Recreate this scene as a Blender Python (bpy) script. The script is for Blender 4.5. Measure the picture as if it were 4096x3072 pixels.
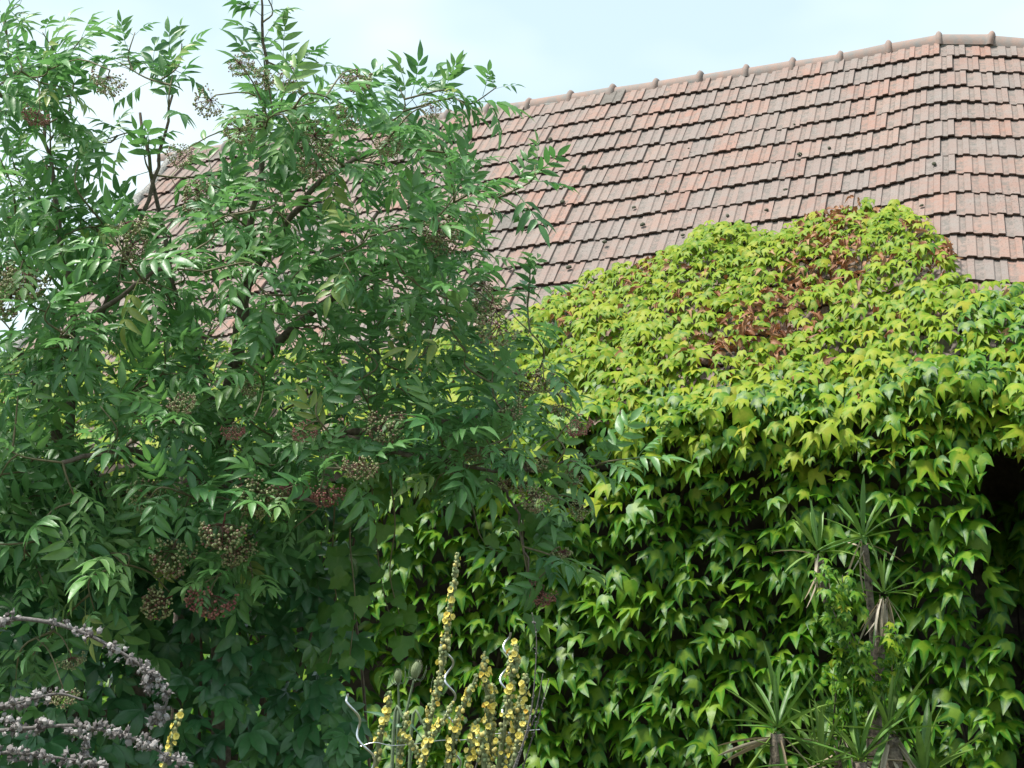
import bpy, math, random
import numpy as np
from mathutils import Vector, Matrix
random.seed(7); rng = np.random.default_rng(11)
R = math.radians
scene = bpy.context.scene
for o in list(bpy.data.objects): bpy.data.objects.remove(o)

# ---------------------------------------------------------------- camera
CAMZ = 1.6; PITCH = 0.18038; F = 5500.0 / 4096.0          # focal length in picture widths
cam = bpy.data.objects.new('camera', bpy.data.cameras.new('camera'))
scene.collection.objects.link(cam)
cam.location = (0, 0, CAMZ); cam.rotation_euler = (math.pi/2 + PITCH, 0, 0)
cam.data.sensor_width = 36; cam.data.lens = 36 * F; cam.data.clip_start = 0.05; cam.data.clip_end = 5000
scene.camera = cam
# ---------------------------------------------------------------- sky, sun, exposure
SUN_EL, SUN_AZ = R(64), R(-112)          # azimuth from +Y (north of picture) towards +X
world = bpy.data.worlds.new('World'); scene.world = world; world.use_nodes = True
nt = world.node_tree; nt.nodes.clear()
def N(t, nt=nt, **k):
    n = nt.nodes.new(t)
    for a, b in k.items(): setattr(n, a, b)
    return n
out = N('ShaderNodeOutputWorld'); bg = N('ShaderNodeBackground'); bg.inputs['Strength'].default_value = 0.12
sky = N('ShaderNodeTexSky', sky_type='NISHITA', sun_disc=False, sun_elevation=SUN_EL, sun_rotation=SUN_AZ,
        air_density=1.0, dust_density=1.2, ozone_density=1.2)
tc = N('ShaderNodeTexCoord'); mp = N('ShaderNodeMapping'); mp.inputs['Scale'].default_value = (2.2, 2.2, 5.0)
mp.inputs['Location'].default_value = (0.35, 0.0, 0.1)
cn = N('ShaderNodeTexNoise'); cn.inputs['Scale'].default_value = 1.6; cn.inputs['Detail'].default_value = 3; cn.inputs['Roughness'].default_value = 0.55
cr = N('ShaderNodeValToRGB'); cr.color_ramp.elements[0].position = 0.46; cr.color_ramp.elements[1].position = 0.90
mx = N('ShaderNodeMix', data_type='RGBA'); mx.inputs[7].default_value = (4.6, 5.0, 5.0, 1)
veil = N('ShaderNodeMix', data_type='RGBA'); veil.inputs[0].default_value = .6; veil.inputs[7].default_value = (3.8, 4.6, 4.5, 1)   # thin high haze
nt.links.new(tc.outputs['Generated'], mp.inputs[0]); nt.links.new(mp.outputs[0], cn.inputs[0])
nt.links.new(cn.outputs[0], cr.inputs[0]); nt.links.new(cr.outputs[0], mx.inputs[0])
nt.links.new(sky.outputs[0], veil.inputs[6]); nt.links.new(veil.outputs[2], mx.inputs[6]); nt.links.new(mx.outputs[2], bg.inputs[0]); nt.links.new(bg.outputs[0], out.inputs[0])
sun = bpy.data.objects.new('sun', bpy.data.lights.new('sun', 'SUN')); scene.collection.objects.link(sun)
sun.data.energy = 3.2; sun.data.angle = R(9); sun.data.color = (1.0, 0.96, 0.9)
sd = Vector((math.sin(SUN_AZ)*math.cos(SUN_EL), math.cos(SUN_AZ)*math.cos(SUN_EL), math.sin(SUN_EL)))
sun.rotation_euler = sd.to_track_quat('Z', 'Y').to_euler()
scene.view_settings.view_transform = 'Standard'; scene.view_settings.look = 'None'
scene.view_settings.exposure = 1.12; scene.view_settings.gamma = 1; scene.view_settings.use_curve_mapping = False
scene.render.engine = 'CYCLES'
scene.cycles.max_bounces = 5; scene.cycles.transparent_max_bounces = 4
scene.cycles.use_denoising = True

# ---------------------------------------------------------------- helpers
C = scene.collection
cp, sp = math.cos(PITCH), math.sin(PITCH)
def at(px, py, depth):
    """point of the place seen at picture position (px, py) of the 4096x3072 frame, depth metres away"""
    x = (px-2048)/5500*depth; y = (1536-py)/5500*depth
    return np.array([x, depth*cp - y*sp, CAMZ + depth*sp + y*cp])
def project(P):
    P = np.atleast_2d(P) - np.array([0, 0, CAMZ])
    d = P[:, 1]*cp + P[:, 2]*sp; yy = -P[:, 1]*sp + P[:, 2]*cp
    return np.stack([2048+5500*P[:, 0]/d, 1536-5500*yy/d, d], 1)
def unit(v):
    v = np.asarray(v, float); return v/(np.linalg.norm(v)+1e-12)
def frame(T, Nn):
    """rotation with +Y along T and +Z near Nn"""
    y = unit(T); x = unit(np.cross(y, Nn)); z = np.cross(x, y)
    return np.stack([x, y, z], 1)
def mesh_obj(name, v, f, mat, parent=None, smooth=True, attrs=None, label=None, category=None, kind=None, group=None):
    me = make_mesh(name, v, f, mat, smooth, attrs)
    return add_obj(name, me, parent, label, category, kind, group)
def make_mesh(name, v, f, mat, smooth=True, attrs=None):
    me = bpy.data.meshes.new(name)
    v = np.asarray(v, np.float32)
    if isinstance(f, np.ndarray):
        k = f.shape[1]; n = len(f)
        me.vertices.add(len(v)); me.vertices.foreach_set('co', v.ravel())
        me.loops.add(n*k); me.loops.foreach_set('vertex_index', f.astype(np.int32).ravel())
        me.polygons.add(n); me.polygons.foreach_set('loop_start', np.arange(0, n*k, k, dtype=np.int32))
        me.update(calc_edges=True)
    else:
        me.from_pydata(v.tolist(), [], f)
    me.polygons.foreach_set('use_smooth', np.full(len(me.polygons), smooth))
    for an, av in (attrs or {}).items():
        a = me.attributes.new(an, 'FLOAT', 'POINT'); a.data.foreach_set('value', np.asarray(av, np.float32))
    if mat: me.materials.append(mat)
    me.update()
    return me
def add_obj(name, me, parent=None, label=None, category=None, kind=None, group=None, matrix=None):
    o = bpy.data.objects.new(name, me); C.objects.link(o)
    if parent: o.parent = parent
    if matrix is not None: o.matrix_local = matrix
    if label: o['label'] = label
    if category: o['category'] = category
    if kind: o['kind'] = kind
    if group: o['group'] = group
    return o
def thing(name, loc, label, category, group=None):
    o = add_obj(name, None, None, label, category, None, group); o.location = loc; o.empty_display_size = 0.1
    return o
def m4(rot, pos, s=1.0):
    M = np.eye(4); M[:3, :3] = rot*s; M[:3, 3] = pos
    return Matrix(M.tolist())
class Parts:
    """collects triangles of many small pieces that stay joined"""
    def __init__(s): s.v = []; s.f = []; s.a = {}; s.n = 0
    def add(s, v, f, **attrs):
        v = np.asarray(v, float); f = np.asarray(f, int)
        s.v.append(v); s.f.append(f + s.n); s.n += len(v)
        for k, x in attrs.items(): s.a.setdefault(k, []).append(np.broadcast_to(np.asarray(x, float), (len(v),)))
    def get(s, off=(0, 0, 0)):
        return np.concatenate(s.v) - np.asarray(off), np.concatenate(s.f), {k: np.concatenate(x) for k, x in s.a.items()}
    def obj(s, name, mat, parent=None, off=(0, 0, 0), **k):
        v, f, a = s.get(off)
        return mesh_obj(name, v, f, mat, parent, attrs=a, **k)
def tube(pts, rad, sides=6, cap=True):
    pts = np.asarray(pts, float); n = len(pts); rad = np.broadcast_to(np.asarray(rad, float), (n,))
    t = np.gradient(pts, axis=0); t /= np.linalg.norm(t, axis=1)[:, None]+1e-9
    ref = np.array([0.31, 0.17, 0.93]) if abs(t[0] @ np.array([0.31, 0.17, 0.93])) < .95 else np.array([1., 0, 0])
    V = []; x = unit(np.cross(t[0], ref))
    for i in range(n):
        x = unit(x - t[i]*(x @ t[i])); y = np.cross(t[i], x)
        for k in range(sides):
            a = 2*math.pi*k/sides
            V.append(pts[i] + rad[i]*(x*math.cos(a)+y*math.sin(a)))
    Fc = []
    for i in range(n-1):
        for k in range(sides):
            a, b = i*sides+k, i*sides+(k+1) % sides; c, d = a+sides, b+sides
            Fc += [(a, b, d), (a, d, c)]
    if cap:
        V.append(pts[-1]); e = len(V)-1; o = (n-1)*sides
        Fc += [(o+k, o+(k+1) % sides, e) for k in range(sides)]
    return np.array(V), np.array(Fc)
def smooth_path(pts, n=24):
    pts = np.asarray(pts, float)
    P = np.vstack([2*pts[0]-pts[1], pts, 2*pts[-1]-pts[-2]]); m = len(pts)-1
    res = []
    for q in np.linspace(0, m, n):
        i = min(int(q), m-1); t = q-i; a, b, c, d = P[i], P[i+1], P[i+2], P[i+3]
        res.append(.5*((2*b)+(c-a)*t+(2*a-5*b+4*c-d)*t*t+(3*b-a-3*c+d)*t**3))
    return np.array(res)
ICO_V = None
def ico():
    global ICO_V
    if ICO_V is None:
        p = (1+5**.5)/2
        v = np.array([(-1,p,0),(1,p,0),(-1,-p,0),(1,-p,0),(0,-1,p),(0,1,p),(0,-1,-p),(0,1,-p),(p,0,-1),(p,0,1),(-p,0,-1),(-p,0,1)], float)
        v /= np.linalg.norm(v[0])
        f = np.array([(0,11,5),(0,5,1),(0,1,7),(0,7,10),(0,10,11),(1,5,9),(5,11,4),(11,10,2),(10,7,6),(7,1,8),(3,9,4),(3,4,2),(3,2,6),(3,6,8),(3,8,9),(4,9,5),(2,4,11),(6,2,10),(8,6,7),(9,8,1)])
        ICO_V = (v, f)
    return ICO_V
def box(x0, x1, y0, y1, z0, z1):
    v = np.array([(x, y, z) for x in (x0, x1) for y in (y0, y1) for z in (z0, z1)], float)
    f = [(0,1,3,2),(4,6,7,5),(0,4,5,1),(2,3,7,6),(0,2,6,4),(1,5,7,3)]
    return v, np.array(f)
_perm = rng.random((64, 64))
def noise2(x, y):
    x = np.asarray(x, float); y = np.asarray(y, float)
    xi = np.floor(x).astype(int); yi = np.floor(y).astype(int); fx = x-xi; fy = y-yi
    fx = fx*fx*(3-2*fx); fy = fy*fy*(3-2*fy); g = lambda a, b: _perm[a % 64, b % 64]
    return (g(xi, yi)*(1-fx)+g(xi+1, yi)*fx)*(1-fy)+(g(xi, yi+1)*(1-fx)+g(xi+1, yi+1)*fx)*fy
def inside(poly, x, y):
    c = False; j = len(poly)-1
    for i in range(len(poly)):
        xi, yi = poly[i]; xj, yj = poly[j]
        if (yi > y) != (yj > y) and x < (xj-xi)*(y-yi)/(yj-yi)+xi: c = not c
        j = i
    return c

# ---------------------------------------------------------------- materials
def mat_new(name):
    m = bpy.data.materials.new(name); m.use_nodes = True
    t = m.node_tree; t.nodes.clear()
    o = t.nodes.new('ShaderNodeOutputMaterial'); p = t.nodes.new('ShaderNodeBsdfPrincipled')
    t.links.new(p.outputs[0], o.inputs[0])
    return m, t, p, o
def ramp(t, stops, interp='LINEAR'):
    r = t.nodes.new('ShaderNodeValToRGB'); e = r.color_ramp.elements; r.color_ramp.interpolation = interp
    while len(e) < len(stops): e.new(0.5)
    for i, (p, c) in enumerate(stops): e[i].position = p; e[i].color = (*c, 1)
    return r
def math_n(t, op, a=None, b=None):
    n = t.nodes.new('ShaderNodeMath'); n.operation = op
    for i, x in enumerate((a, b)):
        if x is None: continue
        if isinstance(x, (int, float)): n.inputs[i].default_value = x
        else: t.links.new(x, n.inputs[i])
    return n.outputs[0]
def mix_c(t, fac, a, b, mode='MIX'):
    n = t.nodes.new('ShaderNodeMix'); n.data_type = 'RGBA'; n.blend_type = mode
    for s, x in ((0, fac), (6, a), (7, b)):
        if isinstance(x, (int, float)): n.inputs[s].default_value = x
        elif isinstance(x, tuple): n.inputs[s].default_value = (*x, 1)
        else: t.links.new(x, n.inputs[s])
    return n.outputs[2]
def rnd_out(t):
    a = t.nodes.new('ShaderNodeAttribute'); a.attribute_name = 'rnd'
    oi = t.nodes.new('ShaderNodeObjectInfo')
    return math_n(t, 'FRACT', math_n(t, 'ADD', a.outputs['Fac'], oi.outputs['Random']))
def noise_out(t, scale, detail=3, rough=.6, coord='pos'):
    n = t.nodes.new('ShaderNodeTexNoise'); n.inputs['Scale'].default_value = scale
    n.inputs['Detail'].default_value = detail; n.inputs['Roughness'].default_value = rough
    g = t.nodes.new('ShaderNodeNewGeometry'); t.links.new(g.outputs['Position'], n.inputs[0])
    return n.outputs[0]
def leaf_mat(name, stops, vein, vein_amt=.6, rough=.42, trans=.28, tcol=(0.25, 0.42, 0.05), spec=.45, back=None):
    m, t, p, o = mat_new(name)
    rr = ramp(t, stops); t.links.new(rnd_out(t), rr.inputs[0])
    va = t.nodes.new('ShaderNodeAttribute'); va.attribute_name = 'vein'
    vf = math_n(t, 'MULTIPLY', math_n(t, 'POWER', va.outputs['Fac'], 2.2), vein_amt)
    col = mix_c(t, vf, rr.outputs[0], vein)
    nz = noise_out(t, 60, 2)
    col = mix_c(t, .35, col, mix_c(t, nz, (.35, .35, .35), (1.5, 1.5, 1.5)), 'MULTIPLY')
    if back:
        g = t.nodes.new('ShaderNodeNewGeometry')
        col = mix_c(t, math_n(t, 'MULTIPLY', g.outputs['Backfacing'], .6), col, back)
    t.links.new(col, p.inputs['Base Color']); p.inputs['Roughness'].default_value = rough
    p.inputs['Specular IOR Level'].default_value = spec
    bm = t.nodes.new('ShaderNodeBump'); bm.inputs['Strength'].default_value = .25; bm.inputs['Distance'].default_value = .004
    t.links.new(noise_out(t, 90, 2), bm.inputs['Height']); t.links.new(bm.outputs[0], p.inputs['Normal'])
    tr = t.nodes.new('ShaderNodeBsdfTranslucent'); t.links.new(mix_c(t, .6, col, tcol), tr.inputs[0])
    ms = t.nodes.new('ShaderNodeMixShader'); ms.inputs[0].default_value = trans
    t.links.new(p.outputs[0], ms.inputs[1]); t.links.new(tr.outputs[0], ms.inputs[2]); t.links.new(ms.outputs[0], o.inputs[0])
    return m
def plain_mat(name, c0, c1, scale=30, rough=.7, bump=.3, metal=0, dist=.004):
    m, t, p, o = mat_new(name)
    nz = noise_out(t, scale, 5)
    r = ramp(t, [(.32, c0), (.68, c1)]); t.links.new(nz, r.inputs[0]); t.links.new(r.outputs[0], p.inputs['Base Color'])
    p.inputs['Roughness'].default_value = rough; p.inputs['Metallic'].default_value = metal
    if bump:
        b = t.nodes.new('ShaderNodeBump'); b.inputs['Strength'].default_value = bump; b.inputs['Distance'].default_value = dist
        t.links.new(nz, b.inputs['Height']); t.links.new(b.outputs[0], p.inputs['Normal'])
    return m
def rnd_mat(name, stops, rough=.6, spec=.4, trans=0):
    m, t, p, o = mat_new(name)
    rr = ramp(t, stops); t.links.new(rnd_out(t), rr.inputs[0]); t.links.new(rr.outputs[0], p.inputs['Base Color'])
    p.inputs['Roughness'].default_value = rough; p.inputs['Specular IOR Level'].default_value = spec
    if trans:
        tr = t.nodes.new('ShaderNodeBsdfTranslucent'); t.links.new(rr.outputs[0], tr.inputs[0])
        ms = t.nodes.new('ShaderNodeMixShader'); ms.inputs[0].default_value = trans
        t.links.new(p.outputs[0], ms.inputs[1]); t.links.new(tr.outputs[0], ms.inputs[2]); t.links.new(ms.outputs[0], o.inputs[0])
    return m

def tile_mat():
    m, t, p, o = mat_new('weathered clay tile')
    rr = ramp(t, [(0, (.268, .165, .132)), (.25, (.255, .182, .154)), (.5, (.232, .184, .163)), (.75, (.28, .198, .164)), (.93, (.305, .175, .135)), (.978, (.28, .172, .135)), (.983, (.12, .108, .096)), (1, (.17, .145, .12))])
    t.links.new(rnd_out(t), rr.inputs[0]); col = rr.outputs[0]
    big = noise_out(t, 7.0, 6, .75)                                   # grey weathering in patches
    r1 = ramp(t, [(.42, (0, 0, 0)), (.68, (1, 1, 1))]); t.links.new(big, r1.inputs[0])
    col = mix_c(t, math_n(t, 'MULTIPLY', r1.outputs[0], .7), col, (.232, .214, .194))
    gr = t.nodes.new('ShaderNodeAttribute'); gr.attribute_name = 'groove'   # broken darker tone limited to the flutes
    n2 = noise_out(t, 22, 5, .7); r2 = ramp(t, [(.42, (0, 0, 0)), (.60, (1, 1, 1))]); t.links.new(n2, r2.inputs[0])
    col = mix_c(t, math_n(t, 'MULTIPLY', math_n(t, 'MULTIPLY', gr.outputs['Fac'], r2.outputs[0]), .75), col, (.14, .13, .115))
    n3 = noise_out(t, 75, 3, .6); r3 = ramp(t, [(.57, (0, 0, 0)), (.66, (1, 1, 1))]); t.links.new(n3, r3.inputs[0])
    n4 = noise_out(t, 2.3, 2); r4 = ramp(t, [(.42, (0, 0, 0)), (.66, (1, 1, 1))]); t.links.new(n4, r4.inputs[0])
    col = mix_c(t, math_n(t, 'MULTIPLY', r3.outputs[0], math_n(t, 'ADD', math_n(t, 'MULTIPLY', r4.outputs[0], .6), .25)), col, (.07, .07, .06))
    n5 = noise_out(t, 110, 2); r5 = ramp(t, [(.66, (0, 0, 0)), (.72, (1, 1, 1))]); t.links.new(n5, r5.inputs[0])
    col = mix_c(t, math_n(t, 'MULTIPLY', r5.outputs[0], .6), col, (.38, .36, .30))
    ed = t.nodes.new('ShaderNodeAttribute'); ed.attribute_name = 'edge'     # shade under each course painted dark on ends, seam sides and undersides
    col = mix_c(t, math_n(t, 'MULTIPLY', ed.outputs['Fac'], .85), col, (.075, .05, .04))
    t.links.new(col, p.inputs['Base Color']); p.inputs['Roughness'].default_value = .85; p.inputs['Specular IOR Level'].default_value = .25
    b = t.nodes.new('ShaderNodeBump'); b.inputs['Strength'].default_value = .5; b.inputs['Distance'].default_value = .004
    t.links.new(noise_out(t, 60, 5, .7), b.inputs['Height']); t.links.new(b.outputs[0], p.inputs['Normal'])
    return m
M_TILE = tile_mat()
M_RIDGE = plain_mat('ridge clay', (.29, .19, .15), (.185, .178, .165), 12, .85, .8)
M_MOSS = plain_mat('moss', (.03, .035, .02), (.08, .08, .05), 90, 1, .6)
M_MORTAR = plain_mat('lime mortar', (.12, .12, .11), (.36, .35, .32), 40, .95, .8, dist=.01)
M_WOOD = plain_mat('old dark wood', (.035, .026, .02), (.09, .068, .052), 25, .9, .5)
M_WALL = plain_mat('old dark timber wall', (.03, .024, .019), (.075, .058, .045), 9, .95, .5, dist=.01)
M_SOIL = plain_mat('garden ground', (.05, .06, .025), (.09, .08, .05), 3, 1, .6, dist=.03)
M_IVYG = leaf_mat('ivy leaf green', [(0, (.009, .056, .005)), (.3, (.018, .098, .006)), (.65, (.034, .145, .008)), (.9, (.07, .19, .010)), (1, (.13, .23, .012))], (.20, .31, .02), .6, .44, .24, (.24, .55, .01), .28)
M_IVYY = leaf_mat('ivy leaf sun bleached yellow green', [(0, (.055, .16, .008)), (.3, (.11, .23, .010)), (.65, (.17, .285, .014)), (.9, (.24, .32, .02)), (1, (.31, .31, .03))], (.36, .36, .04), .5, .50, .25, (.36, .48, .01), .18)  # leaf's own colour, bleached yellower where it grows out on the roof
M_IVYB = leaf_mat('ivy leaf withered', [(0, (.22, .075, .028)), (.5, (.32, .13, .05)), (.85, (.38, .22, .10)), (1, (.20, .08, .05))], (.3, .16, .08), .4, .6, .2, (.35, .12, .03))
M_ELD = leaf_mat('elder leaf', [(0, (.075, .205, .056)), (.4, (.11, .27, .072)), (.75, (.155, .325, .09)), (.95, (.21, .36, .10)), (1, (.33, .37, .08))], (.25, .38, .19), .4, .41, .34, (.18, .46, .08), .55, back=(.17, .31, .17))
M_ELDI = leaf_mat('elder leaf dark', [(0, (.045, .145, .046)), (.5, (.072, .20, .055)), (1, (.11, .25, .062))], (.16, .28, .12), .3, .41, .30, (.13, .40, .07), .55, back=(.11, .23, .11))
M_VIRG = leaf_mat('virginia creeper leaf', [(0, (.028, .105, .038)), (.5, (.045, .15, .05)), (.85, (.07, .19, .052)), (1, (.11, .24, .05))], (.08, .17, .07), .4, .36, .18, (.08, .28, .05), .5)
M_VINE = leaf_mat('vine leaf', [(0, (.035, .11, .02)), (.5, (.06, .155, .028)), (1, (.11, .20, .04))], (.22, .32, .08), .5, .45, .38, (.2, .45, .05), .4)
M_BARK = plain_mat('elder bark', (.075, .055, .042), (.19, .15, .115), 55, .9, .7)
M_TWIG = plain_mat('elder green twig', (.10, .10, .045), (.17, .14, .07), 40, .7, .3)
M_RED = rnd_mat('umbel stalk', [(0, (.15, .025, .035)), (.4, (.13, .06, .045)), (1, (.11, .11, .05))], .5)
M_BERRYR = rnd_mat('elder berry reddish', [(0, (.22, .06, .06)), (.6, (.28, .10, .08)), (1, (.30, .20, .11))], .35, .5)
M_BERRY = rnd_mat('elder berry', [(0, (.24, .27, .11)), (.55, (.31, .33, .15)), (.8, (.26, .18, .11)), (1, (.17, .05, .05))], .35, .5)
M_STEM = plain_mat('vine stem', (.06, .045, .03), (.13, .10, .07), 40, .9, .4)

# ---------------------------------------------------------------- ground
gv = np.array([(-1500, -1500, 0), (1500, -1500, 0), (1500, 1500, 0), (-1500, 1500, 0)], float)
mesh_obj('ground', gv, np.array([(0, 1, 2, 3)]), M_SOIL, kind='structure', smooth=False, label='bare garden ground under the plants')

# ---------------------------------------------------------------- barn
A, S, EX, W = 0.3669294, 0.8497433, 0.30256761, 0.21
P0 = np.array([0.5382402, 12.96101704, 5.24454055+CAMZ])
RD = np.array([math.cos(A), -math.sin(A), 0]); UP = np.array([math.sin(A)*math.cos(S), math.cos(A)*math.cos(S), math.sin(S)])
Q0 = np.array([3.8646, 11.6803, 5.264+CAMZ]); R2 = np.array([0.20095, -0.07628, -0.03934]); U2 = np.array([0.06942, 0.19177, 0.22068])
NW = np.array([-math.sin(A), -math.cos(A), 0.0])                     # outward normal of the long wall
UK, UL, UR, VE = 17.0, -21.7, 27.0, 17.5
def roof_flat(u, v):
    if u >= UK: return Q0 + (u-UK)*R2 - v*U2
    L = P0 + u*W*RD - v*EX*UP
    if u > 12.5:
        t = (u-12.5)/4.5; L = L + t**2.2*((Q0-v*U2)-(P0+UK*W*RD-v*EX*UP))
    return L
def roofpos(u, v):                                                   # the two lengths of roof meet in a soft bend
    if abs(u-UK) >= 1.0: return roof_flat(u, v)
    t = (u-UK+1.0)/2.0
    return (1-t)**2*roof_flat(UK-1.0, v) + 2*t*(1-t)*(roof_flat(UK, v)*.85+.15*(roof_flat(UK-1.0, v)+roof_flat(UK+1.0, v))/2) + t*t*roof_flat(UK+1.0, v)
def sag(u, v):                                                       # slight unevenness of old battens
    return .012*math.sin(u*.55+v*.3)+.010*math.sin(u*1.3-v*.9+1)
def roofframe(u, v):
    h = .25
    x = unit(roofpos(u+h, v)-roofpos(u-h, v)); y = unit(roofpos(u, v-h)-roofpos(u, v+h))
    z = unit(np.cross(x, y))
    if u >= UK-.3: y = np.cross(z, x)
    else: x = np.cross(y, z)
    return x, y, z
ivy_top = [(-22, 12.2), (-12, 12.42), (-5.6, 13.3), (-1.3, 13.4), (2.24, 12.42), (3.31, 11.81), (4.34, 10.98), (6.04, 10.53), (7.23, 10.24), (8.06, 9.91), (8.44, 9.18), (9.86, 9.15),
           (10.82, 9.71), (11.83, 9.62), (13.11, 8.92), (14.63, 9.02), (15.95, 9.6), (16.6, 10.3), (16.93, 11.2), (17.38, 11.98), (17.43, 12.92), (17.77, 13.29), (19.4, 13.29), (27, 13.3)]
def vtop(u): return float(np.interp(u, [a for a, b in ivy_top], [b for a, b in ivy_top]))

barn = thing('barn', (P0[0]-1.2, 10.2, 0), 'old barn with a steep weathered clay tile roof, its wall hidden under ivy', 'barn')
BO = np.array(barn.location)
# roof deck (boards below the tiles), both slopes
us = np.arange(UL, UR+.01, .7)
V = []; Fq = []
apex = []
for u in us:
    x, y, z = roofframe(u, 1)
    top = roofpos(u, -.42) - z*.05; eave = roofpos(u, VE) - z*.05
    run = 17.92*EX*math.cos(S); back = top - NW*run*1.0 + np.array([0, 0, eave[2]-top[2]])
    th = np.array([0, 0, -.14])
    V += [top, eave, back, top+th, eave+th, back+th]
n = len(us)
for i in range(n-1):
    a, b = i*6, (i+1)*6
    Fq += [(a, a+1, b+1, b), (a+2, a, b, b+2), (a+3, b+3, b+4, a+4), (a+5, b+5, b+3, a+3), (a+1, a+4, b+4, b+1), (a+2, b+2, b+5, a+5)]
for a in (0, (n-1)*6):
    Fq += [(a, a+3, a+4, a+1), (a, a+2, a+5, a+3)]
roof = mesh_obj('roof', np.array(V)-BO, Fq, M_WOOD, barn, smooth=False)
# walls: long front wall, gables, back wall, recessed door bay on the right
def quadwall(name, pts_bottom, top_z, mat, thick=.3, parent=barn):
    (a, b) = pts_bottom; a = np.array(a, float); b = np.array(b, float); d = unit(b-a); nn = np.array([d[1], -d[0], 0])*thick
    v = []
    for p in (a, b, b-nn, a-nn): v += [(p[0], p[1], 0), (p[0], p[1], top_z)]
    f = [(0, 2, 3, 1), (2, 4, 5, 3), (4, 6, 7, 5), (6, 0, 1, 7), (1, 3, 5, 7), (0, 6, 4, 2)]
    return mesh_obj(name, np.array(v)-BO, f, mat, parent, smooth=False)
def eavep(u): return roofpos(u, VE)
wp = lambda u, back: eavep(u) - NW*back
EZ = eavep(0)[2]
uw = [UL+1, 12.5, 13.5, 14.5, 15.5, 16.3, 17.0]
V = []
for q in uw:
    for bk in (.55, .85):
        p = wp(q, bk); V += [(p[0], p[1], 0), (p[0], p[1], EZ+.25)]
Fq = [(0, 1, 3, 2)]
for i in range(len(uw)-1):
    a, b = 4*i, 4*i+4; Fq += [(a, b, b+1, a+1), (a+2, a+3, b+3, b+2), (a+1, b+1, b+3, a+3)]
a = 4*(len(uw)-1); Fq += [(a, a+2, a+3, a+1)]
mesh_obj('wall', np.array(V)-BO, Fq, M_WALL, barn, smooth=False)
quadwall('wall', (wp(17.25, .87), wp(17.25, 1.45)), EZ+.1, M_WALL)
quadwall('wall', (wp(22.6, .35), wp(UR-.5, .35)), EZ+.0, M_WALL)
dr = []
pa, pb = wp(17.0, 1.5)*np.array([1,1,0]), wp(23.2, 1.5)*np.array([1,1,0]); L = np.linalg.norm(pb-pa); dd = unit(pb-pa); rotd = frame(np.array([0, 0, 1.]), -NW)
door = quadwall('door', (pa-NW*.05, pb-NW*.05), EZ+.3, M_WOOD, .06)
npl = 8
for i in range(npl):
    w0 = L/npl
    v, f = box(0, w0-.012, -.02-random.random()*.008, 0.0, 0, 2.55)
    v = np.array([pa + dd*(p[0]+i*w0) + NW*(-p[1]) + np.array([0, 0, p[2]]) for p in v])
    mesh_obj('plank', v-BO, f, M_WOOD, door, smooth=False)
# far gable wall triangle and back wall
for u in (UL+1, UR-.6):
    f0, t0 = wp(u, .36), roofpos(u, .3)-np.array([0, 0, .25]); b0 = f0 - NW*6.4
    v = []
    for k in (0, .25):
        for p in ((f0[0], f0[1], 0), (b0[0], b0[1], 0), (b0[0], b0[1], EZ), (t0[0], t0[1], t0[2]), (f0[0], f0[1], EZ)): v.append(np.array(p)+RD*k*(1 if u < 0 else -1))
    f = [(0, 1, 2, 3, 4), (9, 8, 7, 6, 5)]+[(i, (i+1) % 5, (i+1) % 5+5, i+5) for i in range(5)]
    mesh_obj('gable_wall', np.array(v)-BO, f, M_WALL, barn, smooth=False)
quadwall('back_wall', (wp(UR-.6, 6.6), wp(UL+1, 6.6)), EZ, M_WALL)

# tiles -------------------------------------------------------------
def tile_mesh(var, w=1.0):
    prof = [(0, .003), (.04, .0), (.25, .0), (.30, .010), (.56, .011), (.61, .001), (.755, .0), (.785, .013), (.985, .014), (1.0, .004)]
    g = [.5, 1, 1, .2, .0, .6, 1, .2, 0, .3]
    Lt = EX+.055; th = .016; V = []; gr = []; ed = []
    ys = [Lt, EX*.5, 0.0]
    for yi, y in enumerate(ys):
        for k, (px, pz) in enumerate(prof):
            j = (.003*math.sin(var*3.1+k*2.3)) if yi == 2 else 0
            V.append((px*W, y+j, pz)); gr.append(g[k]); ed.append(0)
    m = len(prof); Fc = []
    for yi in range(2):
        for k in range(m-1):
            a = yi*m+k; Fc += [(a, a+m, a+m+1), (a, a+m+1, a+1)]
    b0 = len(V)                                                      # front end and left side, own verts so edges stay crisp
    for k, (px, pz) in enumerate(prof):
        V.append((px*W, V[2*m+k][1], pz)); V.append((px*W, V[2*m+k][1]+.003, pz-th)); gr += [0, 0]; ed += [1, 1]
    for k in range(m-1):
        a = b0+2*k; Fc += [(a, a+1, a+3), (a, a+3, a+2)]
    s0 = len(V)
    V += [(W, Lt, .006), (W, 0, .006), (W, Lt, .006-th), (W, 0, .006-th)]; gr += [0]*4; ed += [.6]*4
    Fc += [(s0, s0+1, s0+3), (s0, s0+3, s0+2)]
    u0 = len(V)
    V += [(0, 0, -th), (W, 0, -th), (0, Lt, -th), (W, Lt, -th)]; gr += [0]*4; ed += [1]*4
    Fc += [(u0, u0+2, u0+3), (u0, u0+3, u0+1)]
    V = np.array(V); V[:, 0] *= w
    if w > 1: V[:, 0] += V[:, 1]*.118; V[:, 1] *= 1.06
    return V, np.array(Fc), {'groove': np.array(gr), 'edge': np.array(ed), 'rnd': np.zeros(len(V))}
TV = [tile_mesh(k) for k in range(4)]
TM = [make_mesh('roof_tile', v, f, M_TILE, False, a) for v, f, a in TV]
tiles = []
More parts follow.
